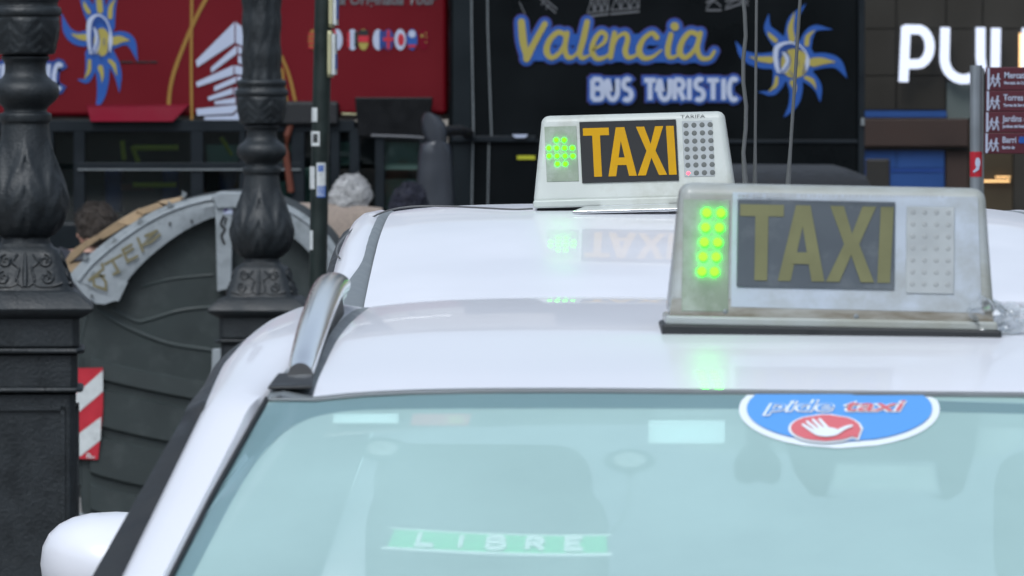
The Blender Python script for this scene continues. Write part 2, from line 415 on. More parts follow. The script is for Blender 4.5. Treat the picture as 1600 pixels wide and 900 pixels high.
# ---------------------------------------------------------------- cars
def make_car(root, cfg):
    """car facing the camera; local x across, y = distance behind the front edge of the roof, z up"""
    roof = smooth_tab(cfg['roof']); edge = cfg['edge']; paint = cfg['paint']
    zr = lambda v: lerp_tab(roof, v); ue = lambda v: lerp_tab(edge, v)
    v1 = cfg['roof'][-1][0]; k = cfg['k']      # k widens everything below the roof
    bow = cfg.get('bow', .075)
    # roof skin with pressed edges
    vs = [v1 * i / 44 for i in range(45)]; rows = []
    for v in vs:
        row = []
        for j in range(33):
            t = -1 + 2 * j / 32; u = t * ue(v)
            dv = -bow * (1 - t * t) * (1 - v / v1) + (bow * .6 * (1 - t * t) * v / v1)
            z = zr(v) - .010 * t ** 4 - .004 * abs(t) ** 12
            if v < .06: z -= .05 * (.06 - v)
            row.append((u, v + dv, z))
        rows.append(row)
    mb = MB(); mb.loft(rows); mb.loft([[(a[0], a[1], a[2]) for a in rows[0]], [(a[0], a[1] + .004, a[2] - .006) for a in rows[0]]])
    mb.build('roof', paint, root, smooth=50)
    hdr = rows[0]
    # side frames: A pillar, cantrail and rear pillar in one pressing per side
    zb = cfg['belt']; hc = zr(0) - .004
    cowl_v = -.78
    def frame_rows(sg):
        out = []
        for t in [i / 14 for i in range(14)]:          # windscreen pillar upward
            v = cowl_v + (.03 - cowl_v) * t
            z = 1.03 * (hc / 1.452) + (hc - 1.03 * (hc / 1.452)) * (t ** .92)
            ui = .80 * k + (ue(0) + .045 - .80 * k) * t ** .95
            wdt = .040 + .018 * t
            out.append([(sg * ui, v - .004, z - .006), (sg * (ui + .004), v, z + .006), (sg * (ui + wdt * .5), v + .03, z + .008),
                        (sg * (ui + wdt * .8), v + .05, z + .003), (sg * (ui + wdt * .97), v + .062, z - .004), (sg * (ui + wdt), v + .068, z - .011)])
        for v in [.06, .12, .2, .3, .45, .65, .85, 1.05, 1.25, 1.45, 1.65, 1.85, 2.05, v1]:
            z = zr(v); a = min(v / .45, 1)
            ui = ue(v) + .045 * (1 - a) + .004; z = z - .004 * (1 - a); kf = cfg.get('kf', 1)
            out.append([(sg * ui, v, z - .03), (sg * (ui + .006), v, z - .018), (sg * (ui + (.045 - .015 * (1 - a)) * kf), v, z - .012 - .003 * (1 - a)),
                        (sg * (ui + (.082 - .03 * (1 - a)) * kf), v, z - .016 - .004 * (1 - a)), (sg * (ui + (.104 - .045 * (1 - a)) * kf), v, z - .026 - .004 * (1 - a)), (sg * (ui + (.118 - .055 * (1 - a)) * kf), v, z - .042 + .01 * (1 - a))])
        for t in (.2, .4, .6, .8, 1):                  # rear pillar
            v = v1 + .55 * t; z = zr(v1) - .03 + (zb - zr(v1)) * t ** 1.1
            ui = ue(v1) + .004 + (.62 * k - ue(v1)) * t
            out.append([(sg * ui, v, z), (sg * (ui + .01), v, z + .008), (sg * (ui + .06), v - .02, z + .01), (sg * (ui + .1), v - .05, z + .004),
                        (sg * (ui + .12 + .06 * t), v - .1, z - .006), (sg * (ui + .13 + .07 * t), v - .12, z - .02)])
        return out
    sides = {}
    sw_ = lambda r: .022 * max(0, min(1, (.25 - r[5][1]) / .5))
    for sg in (-1, 1):
        fr = [list(map(tuple, zip(*[iter([c for p in row for c in p])] * 3))) for row in frame_rows(sg)]
        cols = [cr([row[j] for row in fr], 3) for j in range(6)]
        fr = [[cols[j][i] for j in range(6)] for i in range(len(cols[0]))]
        sides[sg] = fr
        mb = MB(); mb.loft(fr); mb.build('side_frame', paint, root, smooth=60)
        mb = MB(); mb.loft([[r[5], (r[5][0] + sg * .003, r[5][1] + .003, r[5][2] + .002), (r[5][0] + sg * (.012 + sw_(r)), r[5][1] + .012, r[5][2] - .004), (r[5][0] + sg * (.016 + sw_(r)), r[5][1] + .016, r[5][2] - .03)] for r in fr])
        mb.build('door_seal', M['rubber'], root, smooth=60)
        # side glass down to the belt
        n = len(fr); rows2 = []
        for i, r in enumerate(fr):
            a = Vector(r[5]) + Vector((sg * (.014 + sw_(r)), .016, -.029))
            bz = min(zb, a.z - .001)
            b = Vector((sg * .875 * k, a.y, bz))
            rows2.append([a, a.lerp(b, .5) + Vector((sg * .012, 0, 0)), b])
        MB().loft(rows2).build('side_window', M['sideglass'], root, smooth=60)
        for vb in (.35, 1.3):
            z = zr(vb) - .07; uo = ue(vb) + .118 * cfg.get('kf', 1)
            mb = MB(); mb.loft([[(sg * uo, vb - .05, z), (sg * uo, vb + .05, z)], [(sg * (uo + .87 * k) / 2 + sg * .018, vb - .05, (z + zb) / 2), (sg * (uo + .87 * k) / 2 + sg * .018, vb + .05, (z + zb) / 2)], [(sg * .88 * k, vb - .05, zb), (sg * .88 * k, vb + .05, zb)]])
            mb.build('door_pillar', M['rubber'], root, solid=.01)
        # ditch moulding between roof skin and frame
        rr = []
        for v in [v1 * i / 20 for i in range(21)]:
            a = min(v / .45, 1); z = zr(v) - .016
            rr.append([(sg * (ue(v) - .001), v, z - .006), (sg * (ue(v) + .012 + .02 * (1 - a)), v, z + cfg.get('ditch', 0)), (sg * (ue(v) + .03 + .018 * (1 - a)), v, z - .003)])
        MB().loft(rr).build('roof_moulding', M['greytrim'], root, smooth=60)
        # wheels
        for vw in (-1.35, 1.95):
            w = MB().lathe([(.0, -.1), (.2, -.1), (.26, -.11), (.31, -.10), (.315, -.05), (.315, .05), (.31, .10), (.26, .11), (.2, .1), (0, .1)], (0, 0, 0), 28, 'x')
            wo = w.build('wheel', M['tyre'], root, smooth=40); wo.location = (sg * .80 * k, vw, .315)
            rm = MB().lathe([(.03, .112), (.05, .118), (.06, .112), (.19, .114), (.205, .12), (.205, .09)], (0, 0, 0), 28, 'x')
            for q in range(5):
                an = q * 2 * math.pi / 5; rm.box((.122, .12 * math.cos(an), .12 * math.sin(an)), (.012, .17, .04), Matrix.Rotation(an, 3, 'X'))
            ro = rm.build('rim', M['silver'], wo, smooth=40)
            if sg < 0: ro.rotation_euler = (0, 0, math.pi)
            ar = MB(); ar.loft([[(sg * (.895 * k + .004), vw + .36 * math.cos(R(a)), .3 + .36 * math.sin(R(a))), (sg * (.895 * k + .012), vw + .40 * math.cos(R(a)), .3 + .40 * math.sin(R(a)))] for a in range(-10, 191, 12)])
            ar.build('wheel_arch', M['plastic'], root, smooth=60, solid=.02)
        # door mirror
        if cfg.get('mirror', True):
            c = Vector(cfg['mirror_at']); mr = []
            for i in range(9):
                t = i / 8; y = -.085 + .15 * t; s_ = math.sqrt(max(1 - (1 - t) ** 2.6, .02))
                mr.append([(c.x + .115 * s_ * math.copysign(abs(math.cos(a)) ** .8, math.cos(a)), c.y + y, c.z + .078 * s_ * math.copysign(abs(math.sin(a)) ** .8, math.sin(a))) for a in [2 * math.pi * q / 24 for q in range(24)]])
            if sg > 0: mr = [[(-p[0], p[1], p[2]) for p in r] for r in mr]
            mo = MB().loft(mr, True, True).build('door_mirror', paint, root, smooth=50)
            MB().tube([(sg * (abs(c.x) - .10), c.y + .02, c.z - .05), (sg * (.86 * k), c.y + .06, zb - .01)], .022).build('mirror_arm', M['plastic'], mo, smooth=40)
    # windscreen: between the two pillars
    L_, R_ = sides[-1], sides[1]
    scr = []
    nA = 14 * 3 - 2
    idx = list(range(0, nA - 6, 2))
    for i in idx:
        a, b = Vector(L_[i][0]), Vector(R_[i][0]); t = i / (nA - 1); row = []
        for j in range(25):
            q = j / 24; s = 4 * q * (1 - q)
            p = a.lerp(b, q); p.y -= s * (.075 + .09 * (1 - t)); p.z += s * .004; row.append(p)
        scr.append(row)
    # top row meets the roof edge
    n = len(hdr)
    top = []
    for j in range(25):
        q = j / 24; ux = -(ue(0) + .047); u = ux - 2 * ux * q
        t = max(-1, min(1, u / ue(0))); top.append(Vector((u, .004 - bow * (1 - min(abs(u) / abs(ux), 1) ** 2) - .006, zr(0) - .0085 - .010 * t ** 4 - .004 * abs(t) ** 12)))
    scr.append(top)
    wsc = MB().loft(scr).build('windscreen', M['screen'], root, smooth=60)
    MB().tube([p + Vector((0, .001, .002)) for p in top], .0026, 6).build('windscreen_seal', M['greytrim'], root, smooth=60)
    for S_, sg in ((L_, -1), (R_, 1)):
        MB().tube([Vector(S_[i][0]) + Vector((sg * .001, -.002, .002)) for i in range(0, nA - 8)] + [top[0 if sg < 0 else -1] + Vector((0, .002, .003))], .003, 6).build('windscreen_seal', M['rubber'], root, smooth=60)
    # bonnet, wings, doors, bumpers
    st = [(-1.98, .55, .30, .52, .55), (-1.93, .70, .24, .60, .64), (-1.80, .82, .20, .68, .73), (-1.5, .89, .20, .74, .82), (-1.1, .90, .22, .86, .90), (-.78, .90, .22, zb, 1.0),
          (-.4, .905, .22, zb, 0), (.5, .905, .22, zb, 0), (1.5, .905, .22, zb, 0), (2.3, .895, .22, zb, 0), (2.65, .86, .24, zb, 0), (2.85, .80, .26, zb - .02, 0), (2.97, .66, .32, zb - .2, 0)]
    for sg in (-1, 1):
        mb = MB(); mb.loft([[(sg * (w - .08) * k, v, lo), (sg * (w - .015) * k, v, lo + .1), (sg * w * k, v, (lo + bz) / 2), (sg * (w - .01) * k, v, bz - .12 if bz > .7 else bz - .05), (sg * (w - .03) * k, v, bz)] for v, w, lo, bz, tz in st])
        mb.build('body_side', paint, root, smooth=50)
        MB().add([(sg * .7 * k, -1.86, .60), (sg * .84 * k, -1.72, .66), (sg * .87 * k, -1.45, .74), (sg * .70 * k, -1.6, .735), (sg * .60 * k, -1.86, .66), (sg * .72 * k, -1.8, .66)], [(0, 1, 2, 3, 4), (0, 1, 5)]).build('headlight', M['lampglass'], root)
        MB().b2((sg * .62 * k, 2.86, .78), (sg * .84 * k, 2.78, .98)).build('tail_light', M['redlamp'], root, bevel=.02)
    hood = [[(t / 8 * (w - .03) * k, v, (tz or bz) - ((tz or bz) - bz) * abs(t / 8) ** 2.4) for t in range(-8, 9)] for v, w, lo, bz, tz in st[:6]]
    MB().loft(hood).build('bonnet', paint, root, smooth=60)
    MB().loft([[(t / 8 * (st[0][1] - .03) * k, -1.98, z) for t in range(-8, 9)] for z in (.30, .42, .52)]).build('front_bumper', M['plastic'], root)
    MB().b2((-.26, -1.995, .36), (.26, -1.985, .47)).build('number_plate', M['signwhite'], root)
    r0 = sides[-1][-1]; r1 = sides[1][-1]
    MB().loft([[(t / 6 * .68 * k, 2.97 - .0 * t, z) for t in range(-6, 7)] for z in (.3, .5, zb - .2)] + [[(t / 6 * .74 * k, 2.86, zb) for t in range(-6, 7)]]).build('tailgate', paint, root, smooth=60)
    MB().loft([[(t / 6 * ue(v1), v1 + .045 * (1 - (t / 6) ** 2), zr(v1) - .018) for t in range(-6, 7)], [(t / 6 * .62 * k, v1 + .55 + .03 * (1 - (t / 6) ** 2), zb + .01) for t in range(-6, 7)]]).build('rear_window', M['sideglass'], root, smooth=60)
    MB().b2((-.75 * k, 2.45, zb - .03), (.75 * k, 2.86, zb - .005)).build('parcel_shelf', M['cabin'], root)
    MB().b2((-.82 * k, -1.8, .2), (.82 * k, 2.9, .3)).build('floor_pan', M['cabin'], root)
    # cabin
    dsh = MB(); dsh.loft([[(u * k, v, z - .03 * abs(u)) for u in [x / 6 * .8 for x in range(-6, 7)]] for v, z in ((-.80, .97), (-.6, 1.0), (-.35, 1.01), (-.2, .99), (-.15, .9), (-.12, .6))])
    dsh.build('dashboard', M['cabin'], root, smooth=50)
    MB().loft([[(t / 8 * ue(v) * .98, v, zr(v) - .045 - .016 * (t / 8) ** 4) for t in range(-8, 9)] for v in [.02 + (v1 - .05) * i / 12 for i in range(13)]]).build('headliner', M['cabin'], root, smooth=60)
    for sg, vv in ((-1, .25), (1, .25), (-1, 1.15), (1, 1.15)):
        x = sg * .37 * k
        sx = MB().loft([[(x + w_ * math.cos(a), vv + dv + .06 * math.sin(a), z) for a in [2 * math.pi * q / 16 for q in range(16)]] for z, w_, dv in ((.45, .23, 0), (.7, .25, .03), (.95, .24, .08), (1.08, .19, .11), (1.12, .12, .12))], True, True)
        so = sx.build('seat', M['cloth'], root, smooth=60)
        MB().b2((x - .24, vv - .5, .4), (x + .24, vv, .55)).build('cushion', M['cloth'], so, bevel=.05)
        MB().b2((x - .13, vv + .09, 1.16), (x + .13, vv + .19, 1.33)).build('headrest', M['cloth'], so, bevel=.04, bseg=3)
        MB().tube([(x - .06, vv + .13, 1.1), (x - .06, vv + .14, 1.2)], .006).tube([(x + .06, vv + .13, 1.1), (x + .06, vv + .14, 1.2)], .006).build('headrest_post', M['silver'], so)
    sw = MB(); cx_ = .37 * k
    sw.tube([(cx_ + .18 * math.cos(a), -.12 + .06 * math.sin(a), 1.0 + .17 * math.sin(a)) for a in [2 * math.pi * q / 24 for q in range(25)]], .014)
    sw.tube([(cx_ - .18, -.12, 1.0), (cx_ + .18, -.12, 1.0)], .018).tube([(cx_, -.12, 1.0), (cx_, -.35, .95)], .03)
    sw.build('steering_wheel', M['cabin_dark'], root, smooth=60)
    return dict(zr=zr, ue=ue, sides=sides, screen=scr, wsc=wsc)

YAW = math.atan(.0086)
near = empty('taxi_car', (.3487 - 1.47 * math.sin(R(.6)), 7.55, 0), 'white taxi in front with silver roof rail and pale green windscreen, front of the queue', 'taxi', rot=(0, R(.6), YAW), group='white taxis in the queue')
nc = make_car(near, dict(bow=.05, roof=[(0, 1.458), (.15, 1.475), (.45, 1.499), (.8, 1.5085), (1.2, 1.510), (1.6, 1.496), (2.0, 1.466), (2.35, 1.42)],
              edge=[(0, .551), (.5, .53), (1.3, .50), (2.4, .47)], paint=M['paint'], k=1.0, belt=.98, mirror_at=(-.97, -.58, 1.185)))
far = empty('taxi_car', (.352, 11.8, 0), 'white taxi behind the first one, domed roof with whip antennas and amber lettered roof sign', 'taxi', rz=YAW, group='white taxis in the queue')
fc = make_car(far, dict(roof=[(0, 1.419), (.3, 1.463), (.7, 1.512), (1.1, 1.541), (1.4, 1.546), (1.8, 1.538), (2.2, 1.51), (2.5, 1.46)],
              edge=[(0, .588), (.7, .570), (1.5, .548), (2.5, .52)], paint=M['paint2'], k=1.0, belt=.98, mirror_at=(-.958, -.58, 1.033), ditch=.003, kf=.55))
# roof rails of the near car
for sg in (-1, 1):
    path = cr([(.566, .10, 1.456), (.563, .2, 1.474), (.557, .42, 1.501), (.55, .75, 1.524), (.546, 1.0, 1.526), (.552, 1.25, 1.512), (.562, 1.6, 1.490), (.565, 2.05, 1.455)], 6)
    rows = []
    for i, (u, v, z) in enumerate(path):
        w = .0140 + .006 * min(i / 22, 1); h = .0135
        sec = [(w * math.cos(t_) * (1 if math.sin(t_) > 0 else .95), h * (1.15 * math.sin(t_) if math.sin(t_) > 0 else math.sin(t_))) for t_ in [2 * math.pi * q_ / 20 for q_ in range(20)]]
        rows.append([(sg * u + a * (1 if sg < 0 else -1), v, z + b) for a, b in sec])
    rail = MB().loft(rows, True, True).build('roof_rail', M['silver'], near, smooth=50)
    MB().loft([[(sg * (u - .014), v, nc['zr'](v) - .03), (sg * (u - .010), v, z - .012), (sg * (u + .012), v, z - .012), (sg * (u + .014), v, nc['zr'](v) - .03)] for u, v, z in path[2:-2]]).build('rail_base', M['rubber'], rail, smooth=40)
    mb = MB(); mb.prism([(sg * .598, .03, 1.446), (sg * .552, .02, 1.4475), (sg * .552, .12, 1.458), (sg * .59, .12, 1.456)], (0, 0, .004)); mb.build('rail_foot', M['rubber'], rail, bevel=.0025)
# aerials of the far car: base and whip
for x0, y0_, x1, d, r, wav in ((1172, 0, 1168, 12.7, .0035, .003), (1188, 0, 1192, 12.95, .0026, 0), (1236, 0, 1268, 12.8, .003, 0)):
    b = P(x0, 285, d); t = P(x1, -160, d)
    lo = Vector((b.x - .352, d - 11.8, fc['zr'](d - 11.8) - .004)); up = Vector((t.x - .352, d - 11.8, t.z))
    pts = [lo.lerp(up, i / 14) + Vector((wav * math.sin(i * 1.7), 0, 0)) for i in range(15)]
    a = MB().tube(pts, [r * 1.9, r * 1.7, r * 1.3] + [r] * 9 + [r * .8] * 3, 8).build('whip_antenna', M['whip'], far, smooth=60)
    MB().lathe([(.02, -.002), (.02, .006), (.012, .012), (.006, .02)], lo, 16).build('antenna_base', M['rubber'], a, smooth=40)

# ---------------------------------------------------------------- things on the near windscreen
from mathutils.bvhtree import BVHTree
from mathutils import Euler
NM = Matrix.Translation((.3487 - 1.47 * math.sin(R(.6)), 7.55, 0)) @ Euler((0, R(.6), YAW)).to_matrix().to_4x4()
NI = NM.inverted()
gv = [NM @ Vector(p) for r in nc['screen'] for p in r]; nn_ = len(nc['screen'][0])
gf = [(i * nn_ + j, i * nn_ + j + 1, (i + 1) * nn_ + j + 1, (i + 1) * nn_ + j) for i in range(len(nc['screen']) - 1) for j in range(nn_ - 1)]
bvh = BVHTree.FromPolygons(gv, gf)
EYE = Vector((0, 0, H))
def on_glass(x, y, h=0.0, back=.004):
    """point just behind the windscreen at photo pixel; h lifts towards the glass"""
    d = (P(x, y, 8) - EYE).normalized(); hit = bvh.ray_cast(EYE, d)[0]
    k_ = 0
    while hit is None and k_ < 40:          # just off the edge: take the nearest glass towards the middle
        k_ += 1; d = (P(x + (1300 - x) * k_ * .003, y + k_ * 1.5, 8) - EYE).normalized(); hit = bvh.ray_cast(EYE, d)[0]
    if hit is None: return NI @ P(x, y, 7.3)
    nrm = Vector((0, -.5, .866))
    return NI @ (hit - nrm * (back - h))
def dense(vs_fs, step=1):
    return vs_fs
wsp = nc['wsc']
def gdraw(shapes, name, m, back, label=None, parent=None):
    mb = MB()
    for i, (vs, fs) in enumerate(shapes):
        mb.add([on_glass(p[0], p[1], i * 1e-4, back) for p in vs], fs)
    o = mb.build(name, m, parent or wsp)
    if label: o['label'] = label
    return o
def gfill(cx, cy, rx, ry, top, nx=44, ny=16):
    """ellipse cut flat at the top, as rows of quads"""
    rows = []
    for i in range(ny + 1):
        y = top + (cy + ry - top) * (i / ny) ** .8; y = min(y, cy + ry * .9995)
        hw = rx * math.sqrt(max(1 - ((y - cy) / ry) ** 2, 0))
        rows.append([(cx + hw * (-1 + 2 * j / nx), y) for j in range(nx + 1)])
    vs = [Vector(p) for r in rows for p in r]; fs = [(i * (nx + 1) + j, i * (nx + 1) + j + 1, (i + 1) * (nx + 1) + j + 1, (i + 1) * (nx + 1) + j) for i in range(ny) for j in range(nx)]
    return vs, fs
def grect(x0, y0, x1, y1, n=6, sk=0):
    vs = [Vector((x0 + (x1 - x0) * j / n + sk * i, y0 + (y1 - y0) * i)) for i in (0, 1) for j in range(n + 1)]
    return vs, [(j, j + 1, n + 2 + j, n + 1 + j) for j in range(n)]
# darker printed band along the top edge and down the left corner
po = cr([(250, 910), (300, 820), (345, 745), (385, 682), (421, 630), (470, 617), (560, 616), (800, 615), (1000, 616), (1300, 622), (1620, 632)], 5)
pi_ = cr([(296, 910), (348, 810), (383, 748), (418, 700), (466, 662), (530, 645), (620, 640), (800, 639), (1000, 639), (1300, 641), (1620, 648)], 5)
mb = MB(); rows = [[on_glass(a_[0] + (b_[0] - a_[0]) * k_ / 3, a_[1] + (b_[1] - a_[1]) * k_ / 3, 0, -.0008) for k_ in range(4)] for a_, b_ in zip(po, pi_)]
mb.loft(rows); mb.build('sun_band', M['band'], wsp)
st_ = gdraw([gfill(1312, 641, 157, 61, 617)], 'oval_sticker', M['stkovalwhite'], -.001, 'blue oval sticker with lettering, red bubble and white hand')
gdraw([gfill(1312, 641, 145, 52, 619)], 'oval_field', M['stkovalblue'], -.0022, parent=st_)
st = [gfill(1290, 674, 58, 23, 651.2), ([Vector(p) for p in ((1322, 686), (1350, 672), (1342, 693))], [(0, 1, 2)])]
gdraw(st, 'bubble_edge', M['stkovalwhite'], -.0032, parent=st_)
st = [gfill(1290, 674, 54, 20.5, 653.6), ([Vector(p) for p in ((1322, 684), (1346, 674), (1340, 690))], [(0, 1, 2)])]
gdraw(st, 'speech_bubble', M['stkovalred'], -.0042, parent=st_)
hand = [ribbon([(1252, 665), (1270, 680)], [5, 7]), ribbon([(1259, 659), (1278, 678)], [5, 7]), ribbon([(1269, 655), (1286, 676)], [5, 7]), ribbon([(1280, 654), (1294, 674)], [5, 7]),
        ribbon([(1334, 668), (1322, 673), (1308, 683)], [5, 7, 9]), disc2((1291, 681), 23, 10)]
hand = [([Vector((1291 + (p[0] - 1291) * .92, 675 + (p[1] - 671) * .74)) for p in v_], f_) for v_, f_ in hand]
gdraw(hand, 'white_hand', M['stkovalwhite'], -.0052, parent=st_)
def gtext(txt, x, y, size, sx, m, name, bold=0.0, back=.002, parent=None, shear=0):
    return text_mesh(txt, size, name, m, lambda a, b, h: on_glass(a, y - (b - y), 0, back), x, y, bold=bold, sx=sx, parent=parent or wsp, shear=shear)
gtext('pide', 1195, 647, 25, 2.45, M['stkovalwhite'], 'lettering', 1.3, -.0032, st_, .25)
gtext('pide', 1196, 647, 25, 2.45, M['stkovalblue'], 'lettering', -.15, -.0040, st_, .25)
gtext('taxi', 1316, 647, 25, 2.5, M['stkovalwhite'], 'lettering', 1.3, -.0032, st_, .25)
gtext('taxi', 1317, 647, 25, 2.5, M['stkovalred'], 'lettering', .15, -.0040, st_, .25)
gdraw([grect(520, 640, 622, 655)], 'sticker', M['cardwhite'], .005, 'pale paper sticker near the top left corner of the glass')
rs = gdraw([grect(645, 640, 736, 659, sk=-4)], 'sticker', M['cardred'], .005, 'faded red card sticker with yellow number')
gtext('22', 700, 655, 14, 1.7, M['cardyellow'], 'number', .5, .004, rs)
gdraw([grect(1014, 649, 1133, 685)], 'sticker', M['cardwhite'], .006, 'pale rectangular paper left of the oval sticker')
# mirror and sensor housing behind the glass
def behind(px, py, v, dz=0): 
    q = NI @ P(px, py, 7.55 + v); q.z += dz; return q
mb = MB(); mb.tube([behind(1186, 640, .02), behind(1186, 700, -.0)], [.016, .011], 10)
mb2 = MB(); mb2.prism([behind(x, y, -.01) for x, y in ((1165, 700), (1206, 700), (1222, 722), (1220, 752), (1205, 759), (1186, 751), (1168, 759), (1150, 752), (1148, 722))], (0, .03, .0))
msp = mb.build('mirror_stalk', M['cabin_dark'], near, smooth=60)
mb2.build('camera_housing', M['cabin_dark'], msp, bevel=.004)
mb = MB()
for pts in (((1212, 640), (1310, 640), (1306, 722), (1292, 776), (1308, 778), (1268, 775), (1244, 742)), ((1440, 640), (1530, 645), (1524, 705), (1506, 768), (1482, 783), (1456, 777), (1474, 777), (1462, 722))):
    mb.prism([behind(x, y, .03) for x, y in pts], (0, .03, 0))
mb.prism([behind(x, y, .03) for x, y in ((1230, 640), (1530, 645), (1526, 690), (1462, 722), (1306, 722), (1232, 690))], (0, .05, 0))
hm = mb.build('rear_view_mirror', M['cabin_dark'], near)
MB().prism([behind(x, y, .02) for x, y in ((1308, 724), (1458, 727), (1466, 768), (1298, 764))], (0, .02, 0)).build('mirror_glass', M['cabin'], hm, bevel=.003)
MB().prism([behind(x, y, .05) for x, y in ((1014, 640), (1600, 648), (1600, 690), (1575, 712), (1530, 716), (1090, 706), (1050, 684))], (0, .1, .01)).build('sun_visor', M['cabin'], near, bevel=.004)
# free placard hanging from two suction cups
pl = empty('free_placard', tuple(NM @ on_glass(770, 820, 0, .03)), 'curved green LIBRE placard hanging from two suction cups inside the windscreen', 'placard')
PO = Vector(pl.location)
def inside(x, y, back): return (NM @ on_glass(x, y, 0, back)) - PO
def plc(u, t, h=0):   # u 0..1 along, t 0 top..1 bottom
    x = 604 + 346 * u + (12 - 14 * u) * (1 - t) ; y = 799 + 14 * math.sin(min(u, 1) * 1.75) + 30 * t - 4 * u
    return inside(x, y, .022 - h)
mb = MB(); mb.loft([[plc(i / 24, 0), plc(i / 24, 1)] for i in range(25)]); plq = mb.build('placard_panel', M['libre'], pl)
for t in (0, 1):
    MB().tube([plc(-.02 + 1.04 * i / 24, t, .001) for i in range(25)], .0017 if t else .0011, 6).build('placard_rim', M['librewhite'], pl, smooth=60)
lets = block('LIBRE', 0, 0, 30, 21, 33, 7.5, slant=.0, widths={'I': .5})
mb = MB()
for i, (vs, fs) in enumerate(lets):
    mb.add([plc(.12 + q[0] / 346, .80 - q[1] / 33, .0022 + i * 1e-4) for q in vs], fs)
mb.build('lettering', M['librewhite'], pl)
for (cx_, cy_), px_, (wx, wy) in (((597, 699), 0, (586, 800)), ((984, 717), 1, (950, 815))):
    c = inside(cx_, cy_, .002); t1 = inside(cx_ + 10, cy_, .002) - c; t1.normalize(); t2 = (inside(cx_, cy_ + 10, .002) - c).normalized(); n_ = t1.cross(t2).normalized()
    if n_.y > 0: n_ = -n_
    rows = [[c + (t1 * math.cos(a) + t2 * math.sin(a)) * r - n_ * h for a in [2 * math.pi * q / 28 for q in range(28)]] for r, h in ((.0255, 0), (.0255, .001), (.017, .004), (.0165, .006), (.008, .009), (.004, .016))]
    cu = MB().loft(rows, True, True).build('suction_cup', M['cup'], pl, smooth=50)
    MB().loft([[c + (t1 * math.cos(a) + t2 * math.sin(a)) * r + n_ * .0006 for a in [2 * math.pi * q / 28 for q in range(28)]] for r in (.002, .016)], True).build('cup_disc', M['tariff'], cu)
    MB().tube(cr([c - n_ * .014, inside(cx_ - 4, cy_ + 40, .03), inside(wx + 4, wy - 20, .03), inside(wx, wy, .022)], 5), .0009, 6).build('wire', M['wire'], pl, smooth=60)

# ---------------------------------------------------------------- roof signs
def sign_frame(root, w0, w1, h, dep0, dep1, m, skew=0, bevel=.012):
    """tapering housing; returns face mapping (sx, t) with t up the sloping front"""
    yb, yt = -dep0 / 2, -dep1 / 2
    mb = MB().add([(-w0 / 2, -dep0 / 2, .012), (w0 / 2, -dep0 / 2, .012), (w0 / 2, dep0 / 2, .012), (-w0 / 2, dep0 / 2, .012),
                   (-w1 / 2 + skew, -dep1 / 2, h), (w1 / 2 + skew, -dep1 / 2, h), (w1 / 2 + skew, dep1 / 2, h), (-w1 / 2 + skew, dep1 / 2, h)],
                  [(0, 1, 2, 3), (4, 5, 6, 7), (0, 1, 5, 4), (1, 2, 6, 5), (2, 3, 7, 6), (3, 0, 4, 7)])
    o = mb.build('sign_housing', m, root, bevel=bevel, bseg=5)
    def fn(x, z, hh):
        y = yb + (yt - yb) * (z - .012) / (h - .012)
        n = Vector((0, -(h - .012), -(yt - yb))).normalized() * -1
        n = Vector((0, -(h - .012), (yt - yb) * -1)).normalized(); n = Vector((0, -abs(n.y), abs(n.z)))
        return Vector((x, y, z)) + n * hh
    return o, fn
# near sign -------------------------------------------------
PXN = 1459.0
ns = empty('roof_sign', (.3408, 7.985, 1.4975), 'large weathered taxi roof sign with dull olive letters and ten green lights', 'taxi sign', rot=(0, R(1.1), R(.3)), group='lit roof signs on the taxis')
hs_, fn = sign_frame(ns, .350, .326, .1575, .125, .07, M['signold'], skew=0)
def N(px, py):   # photo pixel -> sign-local x, z on its face
    return ((px - 1297) / PXN - .0008, (517 - py) / PXN + .0 )
def ndraw(shapes, h, thick=0): 
    def f2(x, y, hh):
        a, b = N(x, y); return fn(a, b, h + hh)
    return draw(MB(), shapes, f2) if not thick else draw(MB(), shapes, f2, thick=0)
def nplate(name, m, x0, y0, x1, y1, h, parent=None, thick=.0015, bevel=.0008):
    a = [N(x0, y0), N(x1, y0), N(x1, y1), N(x0, y1)]
    lo = [fn(p[0], p[1], h - thick) for p in a]; hi = [fn(p[0], p[1], h) for p in a]
    return MB().add(lo + hi, [(0, 1, 2, 3), (4, 5, 6, 7), (0, 1, 5, 4), (1, 2, 6, 5), (2, 3, 7, 6), (3, 0, 4, 7)]).build(name, m, parent or ns, bevel=bevel)
nplate('lamp_window', M['signgreen'], 1064, 312, 1137, 486, .0015)
mb = MB(); mb.add([fn(*N(1141, 300), .0012), fn(*N(1524, 300), .0012), fn(*N(1532, 480), .0012), fn(*N(1141, 478), .0012)], [(0, 1, 2, 3)])
ip = mb.build('inner_plate', M['signinner'], ns)
np_ = nplate('name_panel', M['panel_n'], 1149, 311, 1395, 447, .0035)
sw = 20
def slab(x0, y0, x1, y1, w): return poly2([(x0 - w / 2, y0), (x0 + w / 2, y0), (x1 + w / 2, y1), (x1 - w / 2, y1)])
